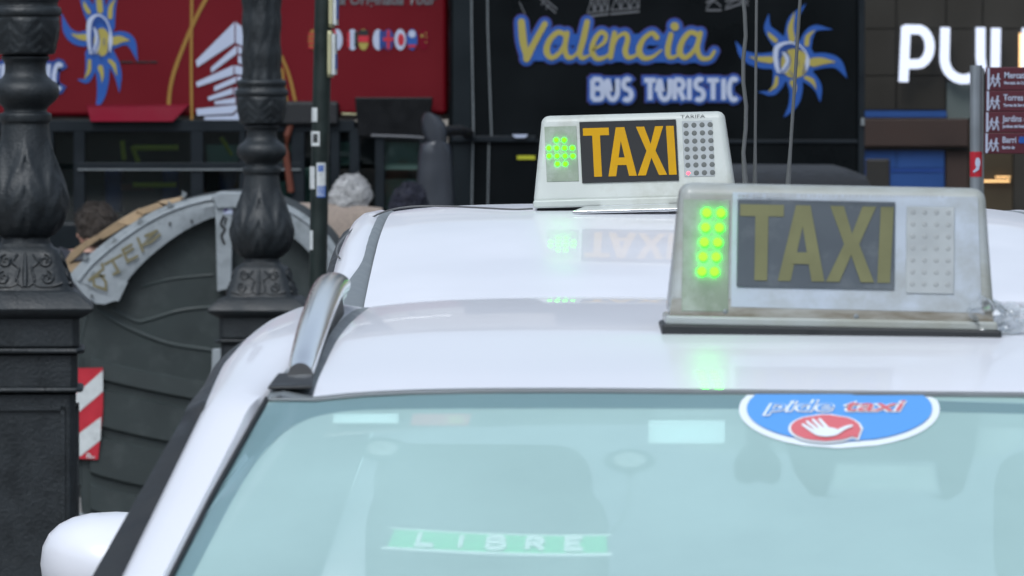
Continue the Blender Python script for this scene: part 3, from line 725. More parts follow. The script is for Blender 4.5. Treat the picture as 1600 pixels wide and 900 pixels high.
def sign_letters(TL, TR, BR, BL, wv, wh):
    """T A X I inside the quad TL TR BR BL, horizontal cuts; returns four lists of shapes"""
    def q(u, v):
        a = Vector(TL).lerp(Vector(TR), u); b = Vector(BL).lerp(Vector(BR), u); return a.lerp(b, v)
    def pl(*pts): return ([q(u, v) for u, v in pts], [tuple(range(len(pts)))])
    w, h = wv, wh
    T = [pl((0, 0), (.285, 0), (.285, h), (.1425 + w / 2, h), (.1425 - w / 2, h), (0, h)), pl((.1425 - w / 2, h), (.1425 + w / 2, h), (.1425 + w / 2, 1), (.1425 - w / 2, 1))]
    a0, a1, am = .255, .565, .41
    A = [pl((am - w * .55, 0), (am, 0), (am, .28), (a0 + w * 1.0, 1), (a0, 1)), pl((am, 0), (am + w * .55, 0), (a1, 1), (a1 - w * 1.0, 1), (am, .28)),
         pl((.352, .62), (.468, .62), (.490, .62 + h), (.330, .62 + h))]
    x0, x1, xm = .575, .895, .735
    X = [pl((x0 + .01, 0), (x0 + .01 + w * 1.05, 0), (xm, .36), (xm, .5), (xm - w * .58, .5)), pl((x1 - .01, 0), (xm + w * .58, .5), (xm, .5), (xm, .36), (x1 - .01 - w * 1.05, 0)),
         pl((x0, 1), (xm - w * .58, .5), (xm, .5), (xm, .64), (x0 + w * 1.05, 1)), pl((x1, 1), (x1 - w * 1.05, 1), (xm, .64), (xm, .5), (xm + w * .58, .5))]
    I = [pl((1 - w, 0), (1, 0), (1, 1), (1 - w, 1))]
    return T, A, X, I
for grp in sign_letters((1153, 319), (1393, 319), (1388, 437), (1153, 437), .085, .155):
    ndraw(grp, .0042).build('letter', M['letter_n'], np_)
rg = random.Random(5); pr = []; x_ = 1150          # worn small print, too faded to read
while x_ < 1472:
    w_ = rg.uniform(3, 6); pr += [rect2(x_, 302.5 + rg.uniform(-.5, .5), x_ + w_ * .35, 308), rect2(x_ + w_ * .5, 303, x_ + w_ * .8, 308 - rg.uniform(0, 3))]; x_ += w_ + (5 if rg.random() < .15 else 1.2)
ndraw(pr, .0018).build('small_print', M['ink'], ip)
tp = nplate('tariff_plate', M['tariff'], 1413, 317, 1488, 452, .0028)
LH = {}
def lens_at(name, m, f, x, z, r, h, parent, dome=.5):
    key = (name, m.name, r)
    if key not in LH:
        LH[key] = MB().lathe([(r, 0), (r * .96, r * .25 * dome), (r * .75, r * .6 * dome), (r * .4, r * .88 * dome), (r * .02, r * dome)], (0, 0, 0), 12)
        o = LH[key].build(name, m, parent, smooth=60); LH[key] = o
    else:
        o = part_copy(LH[key], (0, 0, 0)); o.parent = parent
    o.location = f(x, z, h)
    n = (f(x, z, 1) - f(x, z, 0)); o.rotation_euler = n.to_track_quat('Z', 'Y').to_euler()
    return o
for i in range(7):
    for j in range(4):
        lens_at('tariff_lens', M['lens'], fn, *N(1423 + j * 18.4, 326 + i * 18.6), .0029, .0029, ns, .10)
for i in range(5):
    for j in range(2):
        x = 1101 + j * 22 - i * 1.6 + (j * -.6 * i); lens_at('green_led', M['led2'], fn, *N(x, 333 + i * 22.8), .0050, .0034, ns, .6)
for x, y in ((1132, 485), (1336, 489)):
    lens_at('screw', M['greytrim'], fn, *N(x, y), .0028, .0012, ns, .3)
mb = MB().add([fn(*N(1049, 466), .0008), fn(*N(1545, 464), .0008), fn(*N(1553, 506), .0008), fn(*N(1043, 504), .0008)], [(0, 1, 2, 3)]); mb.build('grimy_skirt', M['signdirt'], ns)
MB().b2((-.1775, -.066, .006), (.1775, .066, .0165)).build('base_strip', M['signold'], ns, bevel=.003)
MB().b2((-.1815, -.070, -.008), (.1815, .070, .0075)).build('base_pad', M['rubber'], ns, bevel=.003)
# crumpled tape round the right-hand end
random.seed(3); rows = []
for i in range(13):
    a = i / 12; row = []
    for j in range(15):
        b = j / 14
        x = .150 + .055 * b; x += .008 * math.sin(a * 9 + b * 5)
        z = .004 + .045 * a * (1 - .45 * b) + .006 * noise.noise(Vector((i * .7, j * .7, 1)))
        y = -.068 + .03 * b - .0 * a + .012 * noise.noise(Vector((i * .8, j * .8, 5)))
        row.append((x, y, z))
    rows.append(row)
MB().loft(rows).build('crumpled_tape', M['tape'], ns)
rows = [[(x + .006, y + .02 + .008 * noise.noise(Vector((x * 90, z * 90, 2))), z) for x, y, z in r] for r in rows]
MB().loft(rows).build('crumpled_tape', M['tape'], ns)
# far sign ------------------------------------------------
PXF = 899.0
fs_ = empty('roof_sign', (.2155, 12.92, 1.543), 'cleaner taxi roof sign with bright amber letters and a round cluster of green lights', 'taxi sign', rot=(0, R(-1.6), R(-2.5)), group='lit roof signs on the taxis')
fh, ff = sign_frame(fs_, .352, .316, .165, .13, .06, M['signwhite'], skew=0)
def Fp(px, py):
    cx_ = 992; x = (px - cx_) / PXF; z = (322 - py) / PXF
    return (x + z * -.028, z + x * -.028 + .0045)
def fplate(name, m, x0, y0, x1, y1, h, sl=-.028, parent=None):
    def c(x, y): return Fp(x, y + sl * (x - x0))
    a = [c(x0, y0), c(x1, y0), c(x1, y1), c(x0, y1)]
    lo = [ff(p[0], p[1], h - .0015) for p in a]; hi = [ff(p[0], p[1], h) for p in a]
    return MB().add(lo + hi, [(0, 1, 2, 3), (4, 5, 6, 7), (0, 1, 5, 4), (1, 2, 6, 5), (2, 3, 7, 6), (3, 0, 4, 7)]).build(name, m, parent or fs_, bevel=.0006)
fplate('lamp_window', M['signgreen'], 857, 198, 907, 284, .0012)
fp = fplate('name_panel', M['panel_f'], 912, 191, 1063, 286, .003)
def fs2(x, y): return Fp(x, y)
for grp in sign_letters((917, 201), (1059, 197), (1060, 273), (917, 277), .085, .155):
    def f2(x, y, hh): return ff(*Fp(x, y), .0036 + hh)
    draw(MB(), grp, f2).build('letter', M['letter_f'], fp)
fplate('tariff_plate', M['tariff'], 1072, 189, 1119, 276, .0012)
for i in range(7):
    for j in range(4):
        lens_at('tariff_lens', M['redled'] if (i == 6 and j == 0) else M['hole'], ff, *Fp(1078 + j * 12.6, 196 + i * 12.4 - j * .4), .0047 if not (i == 6 and j == 0) else .003, .0014, fs_, .08)
for i in range(4):
    for j in range(4):
        if (i in (0, 3)) and (j in (0, 3)): continue
        lens_at('green_led', M['led'], ff, *Fp(862.5 + j * 12.3, 219 + i * 12.4), .0040, .0021, fs_, .6)
text_mesh('TARIFA', .0085, 'small_print', M['hole'], lambda a, b, h: ff(a, b, .0008), *Fp(1070, 185), sx=1.55, parent=fs_)
MB().b2((-.176, -.066, .006), (.176, .066, .02)).build('base_strip', M['signwhite'], fs_, bevel=.004)
MB().b2((-.17, -.05, -.012), (.17, .05, .007)).build('base_pad', M['rubber'], fs_, bevel=.003)
br = MB(); br.prism([(-.085, -.075, .003), (.11, -.075, .003), (.11, -.15, -.004), (-.105, -.15, -.004)], (0, 0, .005)); br.b2((-.06, -.08, -.01), (.06, -.062, .008))
br.build('mounting_bracket', M['silver'], fs_, bevel=.001)
w = [P(832, 326, 12.85), P(800, 327, 12.83), P(740, 324, 12.9), P(690, 322, 12.95), P(640, 323, 12.97), P(600, 331, 12.95), P(565, 349, 12.85), P(540, 368, 12.6), P(528, 384, 12.45), P(526, 396, 12.35), P(531, 404, 12.3)]
fo = Vector(fs_.location)
from mathutils import Euler
fi = (Matrix.Translation(fo) @ Euler((0, R(-1.6), R(-2.5))).to_matrix().to_4x4()).inverted()
MB().tube([fi @ Vector(p) for p in cr([tuple(q) for q in w], 6)], .0016, 8).build('power_cable', M['wire'], fs_, smooth=60)

# ---------------------------------------------------------------- lamp posts
def make_post(root, s, top_h, base_z):
    """profile in photo pixels of the nearer post; s = metres per pixel; z=0 at the top of the square plate"""
    pr = [(32, -640), (32, -470), (34, -466), (38, -464)]
    prof = [(75, 8), (73, 2), (70, -2), (66, -8)]
    def bx(mb, hw, z0, z1, ch=.12):
        c = hw * ch
        ring = lambda z, a: [(a - c, -a, z), (a, -a + c, z), (a, a - c, z), (a - c, a, z), (-a + c, a, z), (-a, a - c, z), (-a, -a + c, z), (-a + c, -a, z)]
        mb.loft([ring(z0, hw), ring(z1, hw)], True, True)
    z = lambda y: (462 - y) * s       # photo row -> local height
    # pedestal
    ped = MB()
    bx(ped, 78 * s, base_z + .25, z(612)); ped.build('pedestal', M['iron'], root, bevel=.006)
    pp = MB(); bx(pp, 84 * s, z(540), z(492)); bx(pp, 81 * s, z(603), z(551)); pp.build('pedestal_neck', M['iron'], root, bevel=.005)
    for a, b, hw in ((550, 541, 92), (611, 601, 90)):
        m_ = MB(); bx(m_, hw * s, z(b + 9), z(a - 9 + 0)); m_.build('moulding', M['iron'], root, bevel=.01, bseg=3)
    pb = MB(); bx(pb, 95 * s, base_z, base_z + .13); bx(pb, 86 * s, base_z + .128, base_z + .255); pb.build('plinth', M['iron'], root, bevel=.01)
    plt = MB(); q = lambda hw, y: [(-hw * s, -hw * s, z(y)), (hw * s, -hw * s, z(y)), (hw * s, hw * s, z(y)), (-hw * s, hw * s, z(y))]
    plt.loft([q(84, 496), q(92, 492), q(104, 484), q(106, 480), q(104, 476), q(82, 455), q(76, 452)], True, True); plt.build('plate', M['iron'], root, bevel=.003)
    # raised panel borders on the pedestal faces
    for k in range(4):
        rt = Matrix.Rotation(k * math.pi / 2, 3, 'Z'); fr = MB()
        y = -78 * s - .004; x0 = 58 * s; z0, z1 = base_z + .33, z(635)
        for a, b in (((-x0, z0), (x0, z0)), ((-x0, z1), (x0, z1)), ((-x0, z0), (-x0, z1)), ((x0, z0), (x0, z1))):
            c = Vector(((a[0] + b[0]) / 2, y, (a[1] + b[1]) / 2)); fr.box(rt @ c, (abs(b[0] - a[0]) + .012, .01, abs(b[1] - a[1]) + .012) , rt)
        fr.build('panel_border', M['iron'], root)
    # square relief block with scrolls
    blk = MB(); q2 = lambda hw, y: [(hw * s * math.copysign(abs(math.cos(a)) ** .35, math.cos(a)), hw * s * math.copysign(abs(math.sin(a)) ** .35, math.sin(a)), z(y)) for a in [2 * math.pi * i / 48 for i in range(48)]]
    blk.loft([q2(74, 452), q2(72, 446), q2(64, 425), q2(57, 400), q2(53, 390), q2(44, 386), q2(40, 380)], True, True)
    bo = blk.build('relief_block', M['iron'], root, smooth=45)
    for k in range(4):
        rt = Matrix.Rotation(k * math.pi / 2, 3, 'Z'); sc = MB()
        def face(x, y, o=0): 
            hw = lerp_tab([(388, 52), (400, 57), (425, 64), (446, 72)], y); return rt @ Vector((x * s, -(hw - 1 + o) * s, z(y)))
        for mx in (-1, 1):
            for ox, oy in ((34, 432), (37, 406)):
                if oy < 410: ox = 30
                sp = [(mx * (ox + r * math.cos(a)), oy + r * math.sin(a)) for r, a in [(11 - 9 * i / 16, -1.5 + i * .55) for i in range(17)]]
                sc.tube([face(x, y, 1) for x, y in sp], [2.6 * s] * 12 + [2.2 * s] * 5, 6)
            sc.tube([face(mx * x, y, 1) for x, y in cr([(4, 446), (14, 436), (10, 418), (20, 408), (12, 396)], 5)], 2.6 * s, 6)
            sc.tube([face(mx * x, y, 1) for x, y in cr([(10, 440), (24, 446), (44, 445), (58, 440)], 5)], 2.0 * s, 6)
        sc.tube([face(0, y, 1.5) for y in (446, 430, 412, 394)], [3.5 * s, 4.5 * s, 3.5 * s, 2 * s], 6)
        sc.build('scroll', M['iron'], root, smooth=60)
    def leaves(n, y0, y1, amp, sharp=1.5, ph=0):
        def f(a, h):
            y = 462 - h / s; t = (y - y0) / (y1 - y0)
            if t < 0 or t > 1: return 0
            p = ((a / (2 * math.pi) * n + ph) % 1) * 2 - 1           # -1..1 across a leaf
            w = math.sin(math.pi * min(t * 1.05, 1)) ** .5 * .95
            m_ = max(0, 1 - (abs(p) / max(w, .05)) ** 2)
            serr = .75 + .25 * math.cos(22 * t + 9 * abs(p)); rib = 1 - .5 * math.exp(-(p / .07) ** 2)
            return amp * s * m_ ** .5 * serr * rib
        return f
    col = [(40, 382), (38, 374), (38, 370), (46, 366), (55, 355), (62, 340), (65, 325), (65, 310), (62, 295), (57, 280), (51, 262), (46, 245), (41, 225), (38, 205), (37, 192), (40, 190), (41, 183), (40, 177), (34, 175), (35, 168), (44, 160), (51, 152), (53, 143), (51, 134), (46, 128), (38, 122), (33, 115), (32, 104), (33, 98), (36, 94), (38, 91), (37, 88), (34, 86)]
    full = cr(col, 3)
    lf1 = leaves(6, 372, 215, 6); lf2 = leaves(8, 330, 262, 3, ph=.5)
    v = MB().lathe([(r * s, z(y)) for r, y in full], (0, 0, 0), 96, fn=lambda a, h: lf1(a, h) + .4 * lf2(a, h)); v.build('vase', M['iron'], root, smooth=60)
    cap = cr([(34, 86), (45, 84), (49, 78), (52, 66), (55, 50), (55, 34), (53, 26), (56, 24), (57, 18), (55, 12), (51, 10), (51, 4), (53, 0), (52, -6), (46, -10)], 4)
    lc = leaves(6, 84, 26, -4, ph=.5)
    MB().lathe([(r * s, z(y)) for r, y in cap], (0, 0, 0), 96, fn=lc).build('capital', M['iron'], root, smooth=60)
    ys_ = [-8 - i * 4 for i in range(70)]; lfs = leaves(5, -10, -290, 5)
    def shaft(a, h):
        y = 462 - h / s; d = 2.6 * s * math.cos(a * 10 + y * .035) if y > -290 else 0
        lat = math.cos(a * 5 + y * .05) * math.cos(a * 5 - y * .05)
        return d * .4 + 2.8 * s * max(lat, 0) ** .5
    topy = 462 - (top_h) / s
    MB().lathe([((40 if y > -200 else 40 - (abs(y) - 200) * .05) * s, z(y)) for y in ys_] + [(33 * s, z(-300)), (38 * s, z(-305)), (38 * s, z(-315)), (30 * s, z(-320)), (24 * s, top_h)], (0, 0, 0), 80, fn=shaft).build('shaft', M['iron'], root, smooth=60)
    # lantern well above the picture
    c = (0, 0, top_h)
    ln = MB().loft([[(r * math.cos(a), r * math.sin(a), top_h + h) for a in [2 * math.pi * i / 6 for i in range(6)]] for r, h in ((.06, 0), (.13, .04), (.14, .06))], True, True); lo = ln.build('lantern', M['iron'], root)
    MB().loft([[(r * math.cos(a), r * math.sin(a), top_h + h) for a in [2 * math.pi * i / 6 for i in range(6)]] for r, h in ((.13, .062), (.2, .45))], True).build('lantern_glass', M['facadeglass'], lo)
    MB().loft([[(r * math.cos(a), r * math.sin(a), top_h + h) for a in [2 * math.pi * i / 6 for i in range(6)]] for r, h in ((.23, .45), (.2, .5), (.08, .62), (.03, .7), (.01, .8))], True, True).build('lantern_roof', M['iron'], lo)
def post(axis_px, plate_py, d, rz, label):
    s = 1 / 527.3
    if d > 25: s = s * 1.0
    zp = H - (plate_py - HY) / F * d
    g = ground(d) + .12
    r = empty('street_lamp', ((axis_px - CX) / F * d, d, zp), label, 'lamp post', rz=rz, group='ornate cast iron lamp posts')
    make_post(r, s, 2.6, g - zp)
post(40, 462, 22.0, R(3), 'ornate cast iron lamp post at the left edge, nearest and widest')
post(409, 470, 30.0, R(-4), 'ornate cast iron lamp post standing before the waste container')

# ---------------------------------------------------------------- green pole with notices
gp = empty('signpost', (P(497, 300, 26).x, 26, ground(26) + .12), 'thin dark green signpost with small stickers between lamp post and bus', 'signpost')
gz = gp.location.z; gx = gp.location.x
def G(px, py, dy=0): p = P(px, py, 26); return Vector((p.x - gx, dy, p.z - gz))
bot = G(492, 760); bot.z = 0; topp = G(512, -700)
pole = MB().tube([bot, G(496, 470), G(500, 250), G(506, 0), topp], .0315, 20).build('pole', M['greenpole'], gp, smooth=40)
def stick(name, m, x0, y0, x1, y1, label=None):
    cxl = lambda y: lerp_tab([(0, 506), (250, 500), (470, 496)], y)
    rows = []
    for i in range(3):
        y = y0 + (y1 - y0) * i / 2; row = []
        for j in range(7):
            x = x0 + (x1 - x0) * j / 6; c = G(cxl(y), y); dx = (x - cxl(y)) / F * 26
            row.append((c.x + dx, -math.sqrt(max(.0323 ** 2 - dx * dx, 1e-7)), c.z))
        rows.append(row)
    o = MB().loft(rows).build(name, m, pole)
    if label: o['label'] = label
    return o
stick('sticker', M['stkwhite'], 487, 168, 496, 190, 'small torn white sticker')
stick('sticker', M['stkwhite'], 486, 205, 500, 228, 'white sticker with dark round print')
stick('sticker_print', M['plastic'], 489, 209, 497, 223)
stick('sticker', M['stkwhite'], 484, 260, 492, 295, 'grey strip of torn sticker')
stick('sticker', M['stkwhite'], 495, 254, 509, 306, 'tall white and blue sticker')
stick('sticker_print', M['stkblue'], 496, 290, 509, 308); stick('sticker_print', M['stkblue'], 497, 258, 506, 268)
stick('sticker', M['stkwhite'], 484, 360, 489, 390)
for y0, y1, x in ((-60, 43, 516), (48, 121, 514)):
    a = G(x, y0); b = G(x, y1)
    mb = MB()
    pts = [(0, b.z + .012), (.0, a.z - .012), (.012, a.z), (.35, a.z), (.362, a.z - .012), (.362, b.z + .012), (.35, b.z), (.012, b.z)]
    mb.prism([(a.x - .004 + .02 * 0, -.05 + q, zz) for q, zz in pts], (.014, 0, 0)); o = mb.build('notice_plate', M['beige'], gp, bevel=.002)
    MB().b2((a.x + .0105, -.045, b.z + .01), (a.x + .022, .3, a.z - .012)).build('notice_face', M['stkwhite'], o)
    MB().b2((a.x + .0225, -.044, b.z + .03), (a.x + .024, .28, (a.z + b.z) / 2)).build('notice_print', M['stkblue'], o)

# ---------------------------------------------------------------- waste container
BD = 33.0
bx0 = P(325, 300, BD).x; bg = ground(BD) + .12
wc = empty('waste_container', (bx0, BD, bg), 'dark green street waste container with pale arched end frame, broken edge and graffiti', 'container')
def B(px, py, dy=0.0): p = P(px, py, BD); return Vector((p.x - bx0, dy, p.z - bg))
ztop = B(0, 300).z
arch_out = cr([(108, 430), (135, 402), (185, 363), (240, 330), (290, 312), (340, 303), (390, 302), (432, 312), (475, 334), (510, 364), (535, 400)], 5)
arch_in = cr([(186, 470), (196, 443), (222, 412), (262, 378), (300, 354), (340, 338), (390, 336), (428, 352), (462, 374), (490, 402), (506, 432)], 5)
dep = 1.05
# body: barrel shaped sides below, curved lid above
out = [(535, 385)] + cr([(548, 470), (552, 560), (545, 700), (520, 835)], 5) + cr([(128, 835), (118, 700), (114, 600), (118, 520), (130, 470)], 5)
prof = arch_out[3:-2] + out
mb = MB(); mb.prism([B(x, y, .05) for x, y in prof], (0, dep, 0)); mb.build('body', M['bin'], wc, bevel=.012)
for a, b in ((0, 30), (32, 50)):
    n1 = len(arch_out) - 1
    mb = MB(); seg = range(a, min(b, n1) + 1)
    mb.loft([[B(*arch_out[i], 0), B(*arch_out[i], -.03 - .0), B(*[(p + q) / 2 for p, q in zip(arch_out[i], arch_in[i])], -.045), B(*arch_in[i], -.03), B(*arch_in[i], .06)] for i in seg], caps=True)
    if a == 0: mb.prism([B(x, y, -.034) for x, y in ((108, 430), (120, 446), (134, 463), (150, 474), (164, 475), (178, 470), (186, 470), (200, 440))], (0, .09, 0))
    mb.build('end_frame', M['bingrey'], wc, smooth=30)
    MB().tube([B(arch_out[i][0] * .8 + arch_in[i][0] * .2, arch_out[i][1] * .8 + arch_in[i][1] * .2, -.04) for i in seg], .008, 6).build('frame_lip', M['bingrey'], wc, smooth=50)
MB().prism([B(x, y, -.055) for x, y in ((337, 318), (364, 318), (362, 450), (340, 455))], (0, .1, 0)).build('centre_strut', M['bingrey'], wc, bevel=.004)
MB().prism([B(x, y, -.07) for x, y in ((331, 306), (345, 299), (378, 300), (384, 312), (384, 325), (340, 326))], (0, .14, 0)).build('hinge_cap', M['bingrey'], wc, bevel=.008)
MB().prism([B(x, y, -.055) for x, y in ((332, 545), (350, 545), (345, 625), (330, 620))], (0, .1, 0)).build('lower_strut', M['bingrey'], wc, bevel=.004)
mb = MB(); mb.prism([B(x, y, -.058) for x, y in ((350, 312), (364, 312), (364, 334), (350, 334))], (0, .002, 0)); hol = mb.build('sticker', M['gwhite'], wc); hol['label'] = 'small shiny sticker on the strut'
MB().prism([B(x, y, -.060) for x, y in ((351, 322), (363, 314), (363, 322), (351, 332))], (0, .002, 0)).build('sticker_print', M['gpurple'], hol)
draw(MB(), [ribbon([(350, 338), (346, 350), (352, 358), (347, 368), (351, 380)], 4), ribbon([(354, 340), (352, 350)], 3)], lambda x, y, h: B(x, y, -.0585 - h)).build('graffiti', M['plastic'], wc)
# ribs and grooves on the end wall
for pts, w_, m_ in (([(150, 482), (175, 500), (215, 520), (265, 538), (330, 548)], 8, 'binrib'), ([(170, 482), (210, 502), (232, 500), (280, 486), (332, 480)], 7, 'binrib'), ([(220, 448), (270, 436), (332, 430)], 6, 'binrib'),
                    
                    ([(128, 560), (122, 640), (124, 760)], 5, 'bin'), ([(365, 640), (430, 650), (520, 640)], 6, 'binrib'), ([(115, 806), (160, 812), (330, 818), (520, 812)], 8, 'bingrey'), ([(135, 492), (124, 540), (122, 600)], 5, 'binrib')):
    MB().tube([B(x, y, .0535) for x, y in cr(pts, 6)], w_ / 351 / 1.9, 8).build('rib' if m_ != 'plastic' else 'groove', M[m_], wc, smooth=60)
for y0, y1 in ((556, 590), (600, 664), (676, 742), (754, 800)):
    for xa, xb in ((140, 328), (350, 528)):
        rows = []
        for i in range(13):
            t = i / 12; x = xa + (xb - xa) * t; sag = 42 * (t if xa < 300 else 1 - t * .9) ** .8
            rows.append([B(x, y0 + sag, .052), B(x, y0 + 4 + sag, .036), B(x, y1 - 4 + sag, .030), B(x, y1 + sag, .052)])
        MB().loft(rows).build('moulded_band', M['bin'], wc, smooth=25)
# graffiti on the arch
gr = [[(163, 430), (146, 433), (148, 446), (166, 452), (166, 440), (158, 430)], [(140, 437), (162, 420), (160, 412)], [(165, 412), (190, 398)], [(176, 406), (186, 424), (178, 428)], [(193, 392), (200, 408), (215, 400)], [(196, 396), (208, 388)], [(192, 390), (206, 382)],
      [(216, 372), (224, 392)], [(243, 362), (222, 384), (236, 378), (250, 366)], [(228, 368), (246, 360)]]
draw(MB(), [ribbon(p, 4.2, smooth=False) for p in gr], lambda x, y, h: B(x, y, -.046 - h)).build('graffiti', M['graffiti'], wc)
# torn foam edge pieces
for pts in ([(103, 405), (112, 392), (128, 380), (150, 368), (158, 372), (134, 388), (124, 398), (108, 412)], [(103, 405), (108, 412), (128, 410), (118, 422), (106, 428)], [(150, 368), (183, 346), (198, 352), (178, 364), (160, 374)],
            [(183, 346), (212, 330), (226, 333), (216, 345), (200, 352)], [(212, 329), (246, 317), (256, 322), (238, 331), (224, 335)], [(246, 316), (282, 309), (284, 313), (262, 320)],
            [(140, 402), (158, 390), (162, 394), (142, 408)]):
    MB().prism([B(x, y, .0 - random.random() * .02) for x, y in pts], (0, .16 + random.random() * .2, random.random() * .01)).build('torn_edge', M['wood'], wc, bevel=.002)
for x, y in ((134, 404), (180, 378), (220, 348), (266, 322), (147, 430), (288, 306)):
    MB().box(B(x, y - 2, -.03), (.02, .03, .022), Matrix.Rotation(R(35), 3, 'Y')).tube([B(x - 3, y - 8, -.03), B(x + 2, y + 2, -.03)], .004).build('clip', M['greytrim'], wc)
for x, y in ((266, 349), (144, 462), (300, 345)):
    MB().box(B(x, y, -.046), (.008, .01, .014)).build('screw', M['plastic'], wc)
# red and white warning strip
ws = [(118, 576), (160, 575), (160, 640), (156, 680), (152, 719), (116, 717), (117, 660)]
MB().prism([B(x, y, .020) for x, y in ws], (0, .004, 0)).build('warning_strip', M['stkred'], wc)['label'] = 'red and white striped warning strip'
stripes = [poly2([(118, 616), (160, 579), (160, 612), (118, 648)]), poly2([(117, 682), (157, 652), (156, 688), (124, 714), (117, 706)])]
draw(MB(), stripes, lambda x, y, h: B(x, y, .018 - h)).build('white_stripe', M['stkwhite'], wc)
text_mesh('n..', 14, 'small_print', M['stkwhite'], lambda a, b, h: B(a, 716 - (b - 716), .017), 134, 716, bold=.5, parent=wc)
for x in (150, 500):
    for dy in (.2, .9):
        MB().lathe([(.01, -.03), (.08, -.03), (.08, .03), (.01, .03)], (0, 0, 0), 20, 'x').build('castor', M['tyre'], wc, smooth=40).location = (B(x, 0).x, dy, .08)
MB().b2((B(150, 0).x, .1, .1), (B(500, 0).x, 1.0, .2)).build('chassis', M['plastic'], wc)

# ---------------------------------------------------------------- tourist buses
D = 42.0; gB = ground(D)
def bus_wheel(root, x, y, axis='y'):
    o = MB().lathe([(0, -.14), (.3, -.14), (.47, -.13), (.5, -.1), (.5, .1), (.47, .13), (.3, .14), (0, .14)], (0, 0, 0), 28, axis).build('wheel', M['tyre'], root, smooth=40)
    o.location = (x, y, .5)
    MB().lathe([(0, -.15), (.1, -.16), (.28, -.145), (.28, .1)], (0, 0, 0), 24, axis).build('rim', M['silver'], o, smooth=40)
# red bus, side on
rx = P(699, 0, D).x
rb = empty('tourist_bus', (rx - 5.2, D, gB), 'red open top tourist bus seen side on with sun emblem and pale tower drawing', 'bus')
def RBf(px, py, off=0.0):
    p = P(px, py, D); return Vector((p.x - (rx - 5.2), -off, p.z - gB))
def rfn(off): return lambda x, y, h: RBf(x, y, off + h)
zs = RBf(0, 191).z
MB().add([(-5.2, 0, zs), (5.2, 0, RBf(0, 180).z), (5.2, 0, 3.55), (-5.2, 0, 3.55), (-5.2, 2.5, zs), (5.2, 2.5, zs), (5.2, 2.5, 3.55), (-5.2, 2.5, 3.55)], [(0, 1, 2, 3), (4, 5, 6, 7), (0, 1, 5, 4), (1, 2, 6, 5), (0, 3, 7, 4), (3, 2, 6, 7)]).build('upper_body', M['busred'], rb, bevel=.03, bseg=3)
for x in range(9):
    MB().tube([(-4.8 + x * 1.2, .05, 3.55), (-4.8 + x * 1.2, .05, 4.05)], .02).build('rail_post', M['silver'], rb)
MB().tube([(-5.1, .05, 4.05), (5.1, .05, 4.05)], .022).build('top_rail', M['silver'], rb)
for i in range(7):
    sx = -4.4 + i * 1.3
    so = MB().b2((sx, .35, 3.1), (sx + .12, 2.1, 3.95)).b2((sx + .12, .35, 3.1), (sx + .55, 2.1, 3.3)).build('seat_row', M['gblue'], rb, bevel=.03)
xr = lambda px: RBf(px, 0).x
# lower deck: skirt, frames, panes, what shows through them
zl = RBf(0, 345).z
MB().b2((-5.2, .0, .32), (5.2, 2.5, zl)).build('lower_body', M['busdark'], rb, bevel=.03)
MB().b2((-5.18, .45, zl), (5.18, .5, zs)).build('interior_backdrop', M['businside'], rb)  # backdrop added close behind the glass so that light reaches it
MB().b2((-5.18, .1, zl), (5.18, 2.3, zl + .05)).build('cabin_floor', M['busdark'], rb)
xs = [-400, -280, -150, 20, 78, 122, 308, 398, 470, 527, 552, 594, 662, 699]
MB().b2((xr(-800), -.012, RBf(0, 206).z), (xr(555), .06, RBf(0, 187).z)).build('window_header', M['busframe'], rb, bevel=.006)
MB().b2((xr(122), -.014, RBf(0, 266).z), (xr(470), .05, RBf(0, 254).z)).build('window_transom', M['busframe'], rb, bevel=.004)
MB().b2((xr(122), -.022, RBf(0, 266).z), (xr(470), -.012, RBf(0, 263.5).z)).build('transom_trim', M['greytrim'], rb)
for a, b in ((115, 133), (298, 318), (374, 384), (455, 476), (516, 531), (546, 562), (586, 601), (655, 699), (74, 84), (10, 24), (-160, -145), (-290, -270)):
    MB().b2((xr(a), -.01, zl), (xr(b), .07, RBf(0, 200).z)).build('window_post', M['busframe'], rb, bevel=.006)
for a, b in ((-720, -290), (-270, -160), (-145, 10), (24, 74), (84, 115), (133, 298), (318, 374), (384, 455), (476, 516), (531, 546), (562, 586), (601, 655)):
    for y0, y1 in ((205, 256), (264, 345)):
        MB().b2((xr(a) - .01, .03, RBf(0, y1).z), (xr(b) + .01, .036, RBf(0, y0).z)).build('window_pane', M['busglass'], rb)
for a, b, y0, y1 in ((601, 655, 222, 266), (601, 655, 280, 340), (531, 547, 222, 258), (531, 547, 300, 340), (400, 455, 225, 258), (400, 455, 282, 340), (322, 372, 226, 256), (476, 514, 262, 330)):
    MB().b2((xr(a), .06, RBf(0, y1).z), (xr(b), .075, RBf(0, y0).z)).build('daylight_panel', M['buslit'], rb, bevel=.004)  # pale panel coloured as daylight seen through the far-side windows
for pts in ([(207, 231), (278, 231)], [(207, 289), (274, 289)], [(206, 228), (215, 254)], [(345, 214), (362, 243)], [(190, 220), (193, 250)]):
    w_ = .014 if pts[0][1] != 231 else .017
    MB().tube([RBf(x, y, -.07) for x, y in pts], w_, 8).build('handrail', M['yellowrail'], rb)
MB().b2((xr(188), .08, RBf(0, 298).z), (xr(240), .1, RBf(0, 288).z)).build('orange_band', M['orange'], rb)
MB().tube([RBf(x, y, .02) for x, y in ((456, 190), (449, 212), (447, 240), (455, 300))], .02, 8).build('door_handle', M['orange'], rb)
for a in (160, 250, 340):
    MB().b2((xr(a), .2, zl), (xr(a) + .1, .42, zl + .3)).build('seat', M['gblue'], rb, bevel=.03)
for a in (-1600, -400, 420): bus_wheel(rb, max(xr(a), -4), .12)
